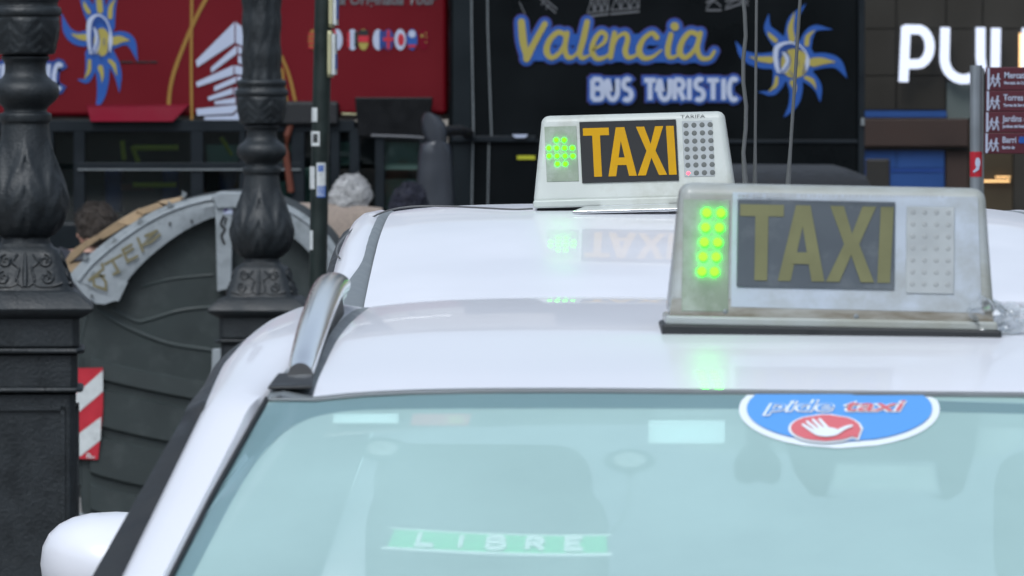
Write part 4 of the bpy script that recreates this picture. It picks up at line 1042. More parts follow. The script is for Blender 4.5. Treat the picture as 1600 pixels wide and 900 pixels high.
# black flap over the door, red hatch
MB().prism([RBf(555, 152, .12), RBf(677, 152, .12), RBf(670, 214, .03), RBf(560, 214, .03)], (0, .06, 0)).build('door_flap', M['plastic'], rb, bevel=.008)
MB().b2((xr(562), .02, RBf(0, 216).z), (xr(672), .2, RBf(0, 196).z)).build('door_header', M['plastic'], rb)
MB().b2((xr(430), -.05, RBf(0, 196).z), (xr(530), .0, RBf(0, 158).z)).build('door_box', M['plastic'], rb, bevel=.02)
MB().tube([RBf(534, 178, .02), RBf(596, 180, .02)], .006).build('lamp_strip', M['beige'], rb)
MB().prism([RBf(135, 165, .01), RBf(297, 163, .01), RBf(271, 190, .07), RBf(143, 190, .07)], (0, .04, 0)).build('hatch', M['busred2'], rb, bevel=.004)
MB().tube([RBf(x, 165, .012) for x in (135, 297)], .004).build('hatch_lip', M['busred2'], rb)
for a, b in ((188, 208), (212, 232), (234, 246)):
    MB().b2((xr(a), -.006, RBf(0, 98).z), (xr(b), 0, RBf(0, 95.5).z)).build('catch', M['plastic'], rb)
# sun emblem: rays as tapering strokes, all in zoomed coordinates
RAYS = [([(525, 340), (520, 230), (540, 130), (625, 28)], [120, 86, 62, 2]), ([(610, 360), (640, 255), (695, 198), (812, 208)], [100, 74, 44, 2]), ([(640, 440), (760, 425), (850, 450), (915, 550)], [120, 104, 70, 2]),
        ([(600, 510), (670, 565), (712, 625), (726, 718)], [110, 84, 54, 2]), ([(540, 540), (555, 640), (535, 735), (472, 826)], [120, 92, 62, 2]), ([(450, 510), (425, 600), (380, 652), (290, 645)], [110, 74, 42, 2]),
        ([(420, 425), (290, 425), (190, 385), (130, 290)], [124, 100, 64, 2]), ([(460, 320), (395, 250), (355, 190), (364, 98)], [110, 84, 48, 2])]
FLAM = [([(528, 275), (518, 195), (546, 82)], [44, 40, 2]), ([(630, 310), (640, 255), (690, 210)], [34, 30, 2]), ([(676, 438), (740, 430), (835, 436)], [64, 50, 2]), ([(625, 545), (670, 570), (700, 628)], [26, 30, 2]),
        ([(530, 582), (548, 620), (545, 665)], [40, 26, 2]), ([(420, 545), (410, 600), (362, 645)], [24, 28, 2]), ([(376, 420), (300, 415), (225, 400)], [50, 34, 2]), ([(412, 285), (378, 255), (356, 222)], [30, 30, 2])]
def emblem(root, tr, f, sc, label):
    def mp(pts): return [tr(*p) for p in pts]
    m1 = MB(); draw(m1, [ribbon(mp(p), [w * sc for w in ws]) for p, ws in RAYS] + [disc2(tr(535, 432), 158 * sc * emb_x, 150 * sc)], f(.004)); em = m1.build('sun_emblem', M['gbluelt'], root)
    em['label'] = label
    draw(MB(), [ribbon(mp(p), [w * sc for w in ws]) for p, ws in FLAM] + [disc2(tr(545, 445), 98 * sc * emb_x, 104 * sc)], f(.008)).build('emblem_yellow', M['gyellow'], em)
    draw(MB(), [ribbon(mp([(425, 480), (412, 400), (425, 330), (500, 300), (580, 320), (630, 380), (636, 440), (628, 500)]), [30 * sc, 34 * sc, 34 * sc, 16 * sc, 12 * sc, 12 * sc, 30 * sc, 6 * sc]),
                ribbon(mp([(430, 500), (475, 490), (500, 430), (470, 375), (450, 370)]), [26 * sc, 40 * sc, 34 * sc, 16 * sc, 4 * sc])], f(.012)).build('emblem_white', M['gwhite'], em)
    draw(MB(), [ribbon(mp([(446, 500), (440, 430), (455, 350), (520, 325), (590, 350)]), [10 * sc, 14 * sc, 12 * sc, 14 * sc, 6 * sc]), ribbon(mp([(455, 515), (500, 460), (512, 410), (480, 350)]), [8 * sc] * 4),
                ribbon(mp([(510, 500), (530, 525), (550, 540)]), [6 * sc] * 3), ribbon(mp([(600, 510), (615, 480), (612, 450)]), [6 * sc] * 3), ribbon(mp([(568, 460), (572, 425)]), [6 * sc] * 2)], f(.016)).build('emblem_line', M['gblue'], em)
emb_x = .62
emblem(rb, lambda x, y: (158 + (x - 535) / 4.5 * .68, 62 + (y - 432) / 4.5 * 1.42 * .92), rfn, 1 / 4.5 * .95, 'blue and yellow sun emblem, drawn tall and narrow')
# end of the lettering beside the emblem
for gwn, m_, o_ in ((5, 'gblue', .004), (0, 'gwhite', .007)):
    draw(MB(), block('TURISTIC', -38, 140, 14, 40, 6, 6.5, slant=.06, widths={'I': .3}, flip=-1, grow=gwn), rfn(o_)).build('lettering', M[m_], rb)
# golden arcs and lines
for k_, (pts, w_) in enumerate((([(266, 190), (264, 160), (270, 120), (288, 70), (308, 25), (328, -12), (350, -50)], 6), ([(300, 190), (299, 100), (300, 0), (300, -60)], 4.5), ([(440, 88), (452, 118), (462, 160)], 5), ([(441, 108), (445, 135), (449, 160)], 4), ([(285, 130), (300, 60)], 0.1))[:4]):
    draw(MB(), [ribbon(pts, w_)], rfn(.005 + k_ * .001)).build('gold_line', M['gold'], rb)
# pale layered tower drawing
TW = [((919, 285), (1100, 103), (1100, 200), (925, 315)), ((1106, 103), (1155, 140), (1155, 225), (1106, 200)), ((990, 317), (1110, 212), (1110, 252), (990, 342)), ((1117, 215), (1155, 237), (1155, 260), (1117, 250)), ((1117, 260), (1155, 272), (1155, 305), (1117, 296)),
      ((920, 385), (1095, 306), (1095, 350), (925, 408)), ((1101, 306), (1155, 317), (1155, 354), (1101, 346)), ((1005, 405), (1107, 359), (1107, 386), (1005, 428)), ((1113, 358), (1155, 363), (1155, 404), (1113, 400)), ((975, 455), (1092, 411), (1092, 440), (978, 472)), ((1099, 412), (1155, 416), (1155, 452), (1099, 446)),
      ((1005, 475), (1105, 456), (1105, 485), (1007, 490)), ((1112, 456), (1150, 459), (1150, 484), (1112, 485)), ((920, 510), (1112, 491), (1115, 510), (1090, 532), (925, 542)), ((957, 547), (1096, 541), (1120, 514), (1122, 566), (960, 572))]
TW = [[(x / 3, y / 3) for x, y in t] for t in TW]
draw(MB(), [poly2(t) for t in TW], rfn(.006)).build('tower_drawing', M['gwhite'], rb)
# language flags
flags = [(490, 'y'), (527, 'w'), (538, 'e'), (551, 'it'), (568, 'de'), (591, 'fr'), (607, 'uk'), (625.5, 'jp'), (644, 'ru'), (662.5, 'cn')]
for x, kx in flags:
    if kx == 'e': continue
    f0 = draw(MB(), [disc2((x, 62), 8.3 if kx != 'jp' else 9, 16.5)], rfn(.004)).build('flag', M[{'y': 'gold', 'w': 'gwhite', 'it': 'gwhite', 'de': 'gyellow', 'fr': 'gwhite', 'uk': 'gblue', 'jp': 'gwhite', 'ru': 'gbluelt', 'cn': 'busred2'}[kx]], rb)
    fr = {'y': [(rect2(x - 8, y, x + 8, y + 3), 'stkred') for y in (52, 59, 66, 73)], 'w': [(rect2(x - 8, 48, x - 2, 76), 'stkred')], 'it': [(rect2(x + 3, 50, x + 8, 74), 'greenpole'), (rect2(x - 8, 50, x - 4, 74), 'stkred')], 'de': [(rect2(x - 7.2, 47, x + 7.2, 56), 'plastic'), (rect2(x - 8.2, 56, x + 8.2, 66), 'stkred')],
          'fr': [(rect2(x + 2, 48, x + 8, 76), 'gblue')], 'uk': [(poly2([(x - 8, 56), (x + 2, 48), (x + 8, 66), (x - 3, 76)]), 'gpurple'), (rect2(x - 2, 47, x + 2, 77), 'stkred'), (rect2(x - 8, 59, x + 8, 64), 'stkred')], 'jp': [(disc2((x + 1, 62), 5, 9.5), 'stkred')], 'ru': [(disc2((x, 53), 5.5, 6), 'gwhite'), (rect2(x - 6.2, 70, x + 6.2, 74), 'stkred')],
          'cn': [(disc2((x - 3, 56), 2.2), 'gyellow'), (disc2((x + 3, 52), 1.1), 'gyellow'), (disc2((x + 4, 58), 1.1), 'gyellow'), (disc2((x + 3, 66), 1.1), 'gyellow')]}[kx]
    for k_, (sh, m_) in enumerate(fr): draw(MB(), [sh], rfn(.007 + .001 * k_)).build('flag_print', M[m_], f0)
text_mesh('& Originada Tour', 25, 'lettering', M['ggrey'], lambda a, b, h: RBf(a, 6 - (b - 6), .006), 526, 5, bold=.6, sx=.86, parent=rb, shear=.2)

# black bus, end on
bxl, bxr = P(700, 0, D - .25).x, P(1352, 0, D - .25).x; D2 = D - .25; bc = (bxl + bxr) / 2; bw = (bxr - bxl) / 2
bb = empty('tourist_bus', (bc, D2, gB), 'black tourist bus seen end on with large script lettering and blue sun emblem', 'bus')
def BBf(px, py, off=0.0):
    p = P(px, py, D2); return Vector((p.x - bc, -off, p.z - gB))
def bfn(off): return lambda x, y, h: BBf(x, y, off + h)
MB().b2((-bw, 0, .3), (bw, 10.5, 4.05)).build('body', M['busblack'], bb, bevel=.07, bseg=4)
MB().prism([BBf(708, -200, .006), BBf(708, 330, .006), BBf(736, 330, .006), BBf(736, -200, .006)], (0, .004, 0)).build('corner_panel', M['busdark'], bb)
for a in (737, 762):
    MB().tube([BBf(a - 1, -200, .008), BBf(a, 40, .008), BBf(a + (3 if a < 750 else 6), 212, .008)], .005, 6).build('seam', M['greytrim'], bb)
    MB().tube([BBf(a + 2, 219, .008), BBf(a, 330, .008)], .005, 6).build('seam', M['greytrim'], bb)
MB().b2((BBf(706, 0).x, -.03, BBf(0, 222).z), (BBf(838, 0).x, .02, BBf(0, 212).z)).build('cross_bar', M['busframe'], bb, bevel=.006)
MB().b2((BBf(838, 0).x, -.012, BBf(0, 224).z), (BBf(1340, 0).x, .02, BBf(0, 218).z)).build('cross_bar', M['busframe'], bb, bevel=.004)
MB().prism([BBf(800, 210, .05), BBf(825, 210, .05), BBf(821, 215, .05), BBf(805, 215, .05)], (0, .04, 0)).build('marker_lamp', M['gwhite'], bb)
MB().b2((BBf(1341, 0).x, -.016, BBf(0, 500).z), (BBf(1351, 0).x, .02, 3.9)).build('edge_trim', M['busframe'], bb, bevel=.004)
MB().b2((BBf(1345, 0).x, -.03, BBf(0, 196).z), (BBf(1350, 0).x, -.01, BBf(0, 184).z)).build('side_marker', M['greytrim'], bb)
MB().b2((BBf(745, 0).x, -.006, BBf(0, 700).z), (BBf(1338, 0).x, .01, BBf(0, 330).z)).build('lower_grille', M['busdark'], bb)
for x in (-.9, .9):
    MB().b2((x - .12, -.02, .55), (x + .12, .02, .85)).build('tail_lamp', M['redlamp'], bb, bevel=.02)
for x in (-bw + .1, bw - .1):
    for y in (2.2, 8): bus_wheel(bb, x, y, 'x')
MB().b2((BBf(808, 0).x, -.01, BBf(0, 249).z), (BBf(836, 0).x, -.004, BBf(0, 243).z)).build('yellow_mark', M['yellowrail'], bb)
emb_x = 1
emblem(bb, lambda x, y: (1120 + x / 4.5, y / 4.5), bfn, 1 / 4.5, 'blue and yellow sun emblem with eight curling rays')
z3 = lambda pts: [(780 + x / 3, y / 3) for x, y in pts]
VAL = [(z3([(104, 103), (112, 190), (128, 272)]), [11, 12, 8]), (z3([(128, 275), (165, 200), (214, 112)]), [11, 10, 9]),
       (z3([(312, 165), (275, 152), (235, 190), (222, 240), (245, 270), (285, 245), (312, 190)]), [8, 8, 9, 10, 8, 7, 5]), (z3([(318, 155), (308, 225), (322, 268), (352, 262), (372, 235)]), [8, 8, 8, 5, 3]),
       (z3([(412, 103), (395, 180), (378, 245), (390, 272), (425, 258)]), [9, 10, 9, 7, 3]), (z3([(440, 235), (490, 200), (500, 165), (475, 152), (445, 190), (435, 240), (460, 275), (505, 262), (535, 225)]), [3, 6, 7, 7, 8, 9, 8, 5, 3]),
       (z3([(540, 155), (530, 210), (522, 268)]), [8, 9, 8]), (z3([(530, 235), (555, 175), (590, 158), (602, 185), (590, 235), (602, 268), (635, 262), (662, 235)]), [3, 5, 7, 8, 9, 8, 5, 3]),
       (z3([(738, 175), (715, 155), (675, 185), (655, 235), (675, 270), (715, 268), (760, 235)]), [9, 7, 8, 10, 9, 6, 3]), (z3([(805, 162), (790, 225), (795, 265), (825, 265), (855, 235)]), [8, 9, 8, 5, 3]), ([(780 + 821 / 3, 41), (780 + 823 / 3, 42)], [13, 13]),
       (z3([(935, 165), (895, 152), (860, 190), (845, 240), (868, 270), (905, 245), (935, 190)]), [8, 8, 9, 10, 8, 7, 5]), (z3([(942, 155), (928, 225), (945, 270), (985, 272), (1008, 240)]), [8, 8, 8, 6, 5])]
for grow_, m_, o_ in ((7.2, 'gpurple', .004), (5.8, 'gbluelt', .009), (0, 'gyellow', .014)):
    draw(MB(), [ribbon(p, w_, grow=grow_) for p, w_ in VAL] + ([ribbon([(830, 85), (1090, 88)], 16, grow=2), ribbon([(870, 62), (1090, 62)], 18)] if m_ == 'gbluelt' else []), bfn(o_)).build('script_lettering', M[m_], bb)
BT = block('BUS', 924, 156, 18.5, 33, 5.4, 9.5, widths={'S': .85}, flip=-1) + block('TURISTIC', 1006.5, 156, 19, 33, 4.2, 9, widths={'I': .32, 'S': .85, 'T': .95, 'R': .9, 'C': .8}, flip=-1)
for grow_, m_, o_ in ((5.0, 'gpurple', .004), (3.8, 'gbluelt', .010), (0, 'gwhite', .015)):
    shp = block('BUS', 924, 156, 18.5, 33, 5.4, 7.6, widths={'S': .85}, flip=-1, grow=grow_) + block('TURISTIC', 1006.5, 156, 19, 33, 4.4, 7.4, widths={'I': .32, 'S': .85, 'T': .95, 'R': .9, 'C': .8}, flip=-1, grow=grow_)
    draw(MB(), shp, bfn(o_)).build('block_lettering', M[m_], bb)
# white lattice drawing along the top edge
lat = []
for x0, x1, yb in ((918, 950, 26), (955, 998, 22)):
    lat += [ribbon([(x0, yb), (x1, yb - 4)], 3), ribbon([(x0, yb - 6), (x1, yb - 10)], 2)]
    n = 3
    for i in range(n):
        a = x0 + (x1 - x0) * i / n; b = x0 + (x1 - x0) * (i + 1) / n
        lat += [ribbon([(a, yb - 7), (b, yb - 40)], 1.6), ribbon([(b, yb - 9), (a, yb - 40)], 1.6), ribbon([(b, yb - 9), (b, yb - 45)], 1.6)]
for x0, x1, yb in ((1104, 1126, 16), (1134, 1168, 14)):
    lat += [ribbon([(x0, yb), (x1, yb - (0 if x0 < 1130 else 12))], 3), ribbon([(x0, yb - 4), ((x0 + x1) / 2, yb - 14), (x1, yb - 6)], 2), ribbon([(x0, yb - 12), (x1, yb - 22)], 3)]
lat += [ribbon([(840, -8), (852, 6), (868, 20)], 2), ribbon([(846, -8), (858, 4), (870, 14)], 2), ribbon([(850, 0), (846, 8)], 1.5), ribbon([(858, 8), (853, 14)], 1.5), ribbon([(812, 4), (820, 22)], 1.5)]
lx_ = lambda sh: sum(p[0] for p in sh[0]) / len(sh[0])
for a_, b_ in ((800, 835), (835, 900), (900, 952.5), (952.5, 1050), (1050, 1130), (1130, 1200)):
    draw(MB(), [q for q in lat if a_ <= lx_(q) < b_], bfn(.005)).build('lattice_drawing', M['ggrey'], bb)
# big mirror hanging at the bus corner
md = 40.5
def MM(px, py): p = P(px, py, md); return Vector((p.x - bc, md - D2, p.z - gB))
mb = MB(); rows = []
for y, x0, x1 in ((221, 668, 697), (226, 657, 703), (240, 654, 706), (270, 652, 708), (300, 650, 710), (330, 649, 711), (350, 655, 706), (356, 668, 694)):
    a, b = MM(x0, y), MM(x1, y); c = (a + b) / 2; hw = (b.x - a.x) / 2
    rows.append([(c.x + hw * math.copysign(abs(math.cos(t)) ** .6, math.cos(t)), c.y + .11 * math.copysign(abs(math.sin(t)) ** .7, math.sin(t)), c.z) for t in [2 * math.pi * q / 20 for q in range(20)]])
mm = mb.loft(rows, True, True).build('mirror_housing', M['mirrorpl'], bb, smooth=50)
mb = MB(); rows = []
for y, x0, x1 in ((176, 664, 674), (182, 660, 686), (192, 658, 695), (205, 660, 698), (218, 664, 698), (228, 672, 698)):
    a, b = MM(x0, y), MM(x1, y); c = (a + b) / 2; hw = (b.x - a.x) / 2
    rows.append([(c.x + hw * math.copysign(abs(math.cos(t)) ** .6, math.cos(t)), c.y + .08 * math.copysign(abs(math.sin(t)) ** .7, math.sin(t)), c.z) for t in [2 * math.pi * q / 20 for q in range(20)]])
mb.loft(rows, True, True).build('mirror_cap', M['mirrorpl'], mm, smooth=50)
a = MM(690, 205); MB().tube([a, (a.x + .1, a.y + .6, a.z), (-bw + .12, .05, a.z - .02)], .03).build('mirror_arm', M['plastic'], mm, smooth=60)
MB().tube([MM(580, 212), MM(640, 214), MM(668, 216)], .010).build('mirror_strut', M['mirrorpl'], mm)

# ---------------------------------------------------------------- building behind the buses
SD = 56.0; gS = ground(SD) + .12
sb = empty('shop_building', (3.0, SD, gS), 'stone building with dark glazed shopfront and lit white letters behind the black bus', 'building')
def SBf(px, py, off=0.0):
    p = P(px, py, SD); return Vector((p.x - 3.0, -off, p.z - gS))
zt = 3.6
X0, X1 = SBf(1290, 0).x, 6.2
wall = MB()
wall.b2((-24, .25, 0), (X0, 8, zt)); wall.b2((X1, .25, 0), (24, 8, zt)); wall.b2((-24, .25, zt), (24, 8, 8.3))
wall.build('wall', M['stone'], sb)
MB().b2((-24.1, .02, zt), (24.1, .25, zt + .35)).build('string_course', M['stone'], sb, bevel=.03)
MB().b2((-24.2, -.15, 8.3), (24.2, 8.1, 8.7)).build('cornice', M['stone'], sb, bevel=.06)
for i in range(14):
    x = -22.5 + i * 3.3
    wf = MB().b2((x, .14, 4.7), (x + 1.5, .26, 7.4)).build('window', M['facadeglass'], sb)
    MB().b2((x - .12, .05, 4.55), (x + 1.62, .25, 4.7)).build('sill', M['stone'], wf)
    MB().b2((x + .72, .1, 4.7), (x + .78, .2, 7.4)).b2((x, .1, 5.9), (x + 1.5, .2, 5.96)).build('window_frame', M['shopframe'], wf)
# shopfront: every pane, beam and panel where it stands
def pane(name, m, x0, y0, x1, y1, off=0.0, th=.03, bevel=0):
    a, b = SBf(x0, y1, off), SBf(x1, y0, off); return MB().b2((a.x, a.y, a.z), (b.x, a.y + th, b.z)).build(name, m, sb, bevel=bevel)
cols = [1290, 1400, 1478, 1535, 1620, 1740, 1860, 1960]; rws = [-500, -330, -160, -60, 45, 118, 172]
for i in range(len(cols) - 1):
    for j in range(len(rws) - 1):
        y1 = rws[j + 1]
        if cols[i] == 1478 and rws[j] == 118: continue
        pane('glass_pane', M['shopglass2'] if cols[i] >= 1535 and rws[j] > 40 and (i + j) % 3 == 0 else M['shopglass'], cols[i] + 1, rws[j] + .8, cols[i + 1] - 1, y1 - .8)
MB().b2((X0, .06, 0), (X1, .25, zt)).build('shop_backing', M['shopframe'], sb)
pane('grey_panel', M['greypanel'], 1479, 128, 1535, 185, .03)
pane('blue_strip', M['bluepanel'], 1350, 173, 1478, 183, .05)
pane('beam', M['brownbeam'], 1300, 185, 1512, 229, .10, .12, .01)
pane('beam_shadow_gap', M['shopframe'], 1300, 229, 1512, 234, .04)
pane('blue_panel', M['bluepanel'], 1350, 235, 1400, 262, .03); pane('blue_panel', M['bluepanel'], 1401, 235, 1475, 262, .03)
pane('blue_panel', M['bluepanel'], 1350, 270, 1475, 330, .03); pane('rail', M['gblue'], 1350, 263, 1475, 269, .035)
pane('brown_panel', M['brownbeam'], 1478, 236, 1512, 330, .02)
pane('glass_pane', M['shopglass2'], 1514, 185, 1582, 330, .0); pane('glass_pane', M['shopglass'], 1584, 185, 1640, 330, 0)
pane('glass_pane', M['shopglass'], 1642, 185, 1960, 330, 0); pane('stall_riser', M['shopframe'], 1300, 331, 1960, 620, .02)
MB().b2((SBf(1352, 0).x, -.05, SBf(0, 300).z), (SBf(1390, 0).x, -.02, SBf(0, 248).z)).build('door_screen', M['shopframe'], sb, bevel=.02)
pane('warm_lamp', M['warm'], 1592, 52, 1600, 108, .01, .01)
pane('warm_lamp', M['warm'], 1535, 281.5, 1577, 284, .04, .02); pane('warm_lamp', M['warm'], 1555, 275.5, 1578, 277.5, .04, .02)
for grp, n_ in (([[(1410, 128), (1414, 41)], [(1411, 46)] + [(1432 + 19 * math.cos(R(a)), 73 - 27 * math.sin(R(a))) for a in range(80, -91, -17)] + [(1416, 100)]], 'P'),
                ([[(1475, 43), (1474, 90)] + [(1504 - 30 * math.cos(R(a)), 92 + 32 * math.sin(R(a))) for a in range(8, 173, 15)] + [(1530, 90), (1530, 43)]], 'U'), ([[(1554, 44), (1553, 124), (1580, 124)]], 'L'), ([[(1602, 44), (1601, 124), (1628, 124)]], 'L')):
    mb = MB(); draw(mb, [ribbon(g, 15, smooth=False, cap='butt') for g in grp], lambda x, y, h: SBf(x, y, .14 + h), 0, thick=-.03)
    mb.build('lit_letter', M['shopwhite'], sb)

# ---------------------------------------------------------------- direction totem
TD = 20.0; tx = P(1525, 0, TD).x; gT = ground(TD)
tt = empty('direction_sign', (tx, TD, gT), 'grey metal pole with maroon walking direction boards at the right edge', 'street sign')
def TF(px, py, off=0.0): p = P(px, py, TD); return Vector((p.x - tx, -off, p.z - gT))
MB().tube([(0, 0, 0), (0, 0, TF(0, 102).z)], .0165, 20).build('pole', M['poleal'], tt, smooth=40)
MB().tube([(TF(1534, 0).x, 0, 0), (TF(1534, 0).x, 0, TF(0, 106).z)], .006, 10).build('rail', M['greytrim'], tt, smooth=40)
MB().tube([(0, 0, TF(0, 276).z), (0, 0, TF(0, 237).z)], .0172, 20).build('band', M['stkred'], tt, smooth=40)
draw(MB(), [ribbon([(1521, 268), (1527, 262), (1526, 248)], [3, 5, 3]), disc2((1527, 254), 4, 8)], lambda x, y, h: TF(x, y, .0185 + h)).build('pictogram', M['gwhite'], tt)
MB().b2((-.05, -.05, 0), (.05, .05, .02)).build('foot_plate', M['poleal'], tt)
for k_, (y0, y1) in enumerate(((105, 141), (141.6, 174), (174.6, 207), (207.6, 240))):
    lx = 1540 - k_ * .9
    a, b = TF(lx, y1), TF(lx + 300, y0)
    bo = MB().b2((a.x, -.012, a.z), (b.x, .012, b.z)).build('direction_board', M['maroon'], tt, bevel=.002)
    draw(MB(), [rect2(lx + 2, y0 + 1, lx + 5.5, y1 - 1)], lambda x, y, h: TF(x, y, .013 + h)).build('edge_stripe', M['gwhite'], bo)
    cy_ = (y0 + y1) / 2 + 2
    wk = []
    for ox, sc_ in ((lx + 10, .8), (lx + 18, 1)):
        wk += [disc2((ox + 1, cy_ - 9 * sc_), 1.6 * sc_), ribbon([(ox + .5, cy_ - 6 * sc_), (ox, cy_ + 1)], 3.2 * sc_), ribbon([(ox, cy_), (ox + 2.5, cy_ + 5), (ox + 3, cy_ + 10)], 1.8), ribbon([(ox, cy_), (ox - 2, cy_ + 5), (ox - 4, cy_ + 9)], 1.8), ribbon([(ox + .5, cy_ - 5), (ox - 3, cy_ - 1)], 1.4), ribbon([(ox + .5, cy_ - 5), (ox + 4, cy_ - 1)], 1.4)]
    draw(MB(), wk, lambda x, y, h: TF(x, y, .0135 + h)).build('pictogram', M['gwhite'], bo)
    t1, t2 = (('Mercat de Colón', 'Mercado de Colón'), ('Torres dels Serrans', 'Torres de Serranos'), ('Jardins del Real', 'Jardines del Real'), ('Barri de', 'Barrio de'))[k_]
    for tx_, yy, sz in ((t1, cy_ - 3, 13.5), (t2, cy_ + 6.5, 6.2)):
        text_mesh(tx_, sz, 'lettering', M['gwhite'], lambda a_, b_, h: TF(a_, yy - (b_ - yy), .0135), lx + 28, yy, bold=.25, sx=.82, parent=bo)
    if k_ == 3: draw(MB(), [rect2(lx + 54, y0 + 6, lx + 90, y0 + 16)], lambda x, y, h: TF(x, y, .014 + h)).build('blue_badge', M['gbluelt'], bo)

# ---------------------------------------------------------------- dark vehicles whose roofs show
def dark_car(px_r, py_top, d, w, label, mname):
    top = H - (py_top - HY) / F * d; g = ground(d); h = top - g
    r = empty('parked_car', (P(px_r, 0, d).x - w / 2, d, g), label, 'car')
    hw = w / 2
    sec = lambda y, a: [(-a[0], y, .25), (-a[0], y, a[1]), (a[0], y, a[1]), (a[0], y, .25)]
    def lp(k): return [(-hw - .12, .25), (-hw - .14, .6), (-hw - .1, h * .62), (-hw, h - .09), (-hw + .03, h - .03), (-hw + .1, h - .003), (0, h + .0), (hw - .1, h - .003), (hw - .03, h - .03), (hw, h - .09), (hw + .1, h * .62), (hw + .14, .6), (hw + .12, .25)]
    L = lp(0)
    rows = [[(x * .96, y, min(z, cap)) for x, z in L] for y, cap in ((0, h * .45), (.05, h * .6), (1.0, h * .64), (1.65, h - .05), (1.8, h - .01), (2.1, h), (3.6, h), (4.1, h - .05), (4.5, h * .6), (4.55, .4))]
    MB().loft(rows, False, False).build('body', M[mname], r, smooth=40)
    MB().add([(-hw * .88, 1.02, h * .66), (hw * .88, 1.02, h * .66), (hw * .82, 1.62, h - .09), (-hw * .82, 1.62, h - .09)], [(0, 1, 2, 3)]).build('windscreen', M['facadeglass'], r)
    for sx in (-1, 1):
        MB().b2((sx * hw * .7, -.02, .6), (sx * (hw * .98), .05, .75)).build('headlight', M['lampglass'], r, bevel=.02)
        for y in (.85, 3.6):
            w_ = MB().lathe([(0, -.1), (.2, -.11), (.3, -.1), (.31, .1), (.2, .11), (0, .1)], (0, 0, 0), 24, 'x').build('wheel', M['tyre'], r, smooth=40); w_.location = (sx * (hw + .05), y, .31)
    MB().b2((-.25, -.02, .42), (.25, 0, .53)).build('number_plate', M['signwhite'], r)
    return r
dark_car(1407, 272, 30.5, 1.40, 'dark grey van roof showing just above the front taxi sign', 'plastic')

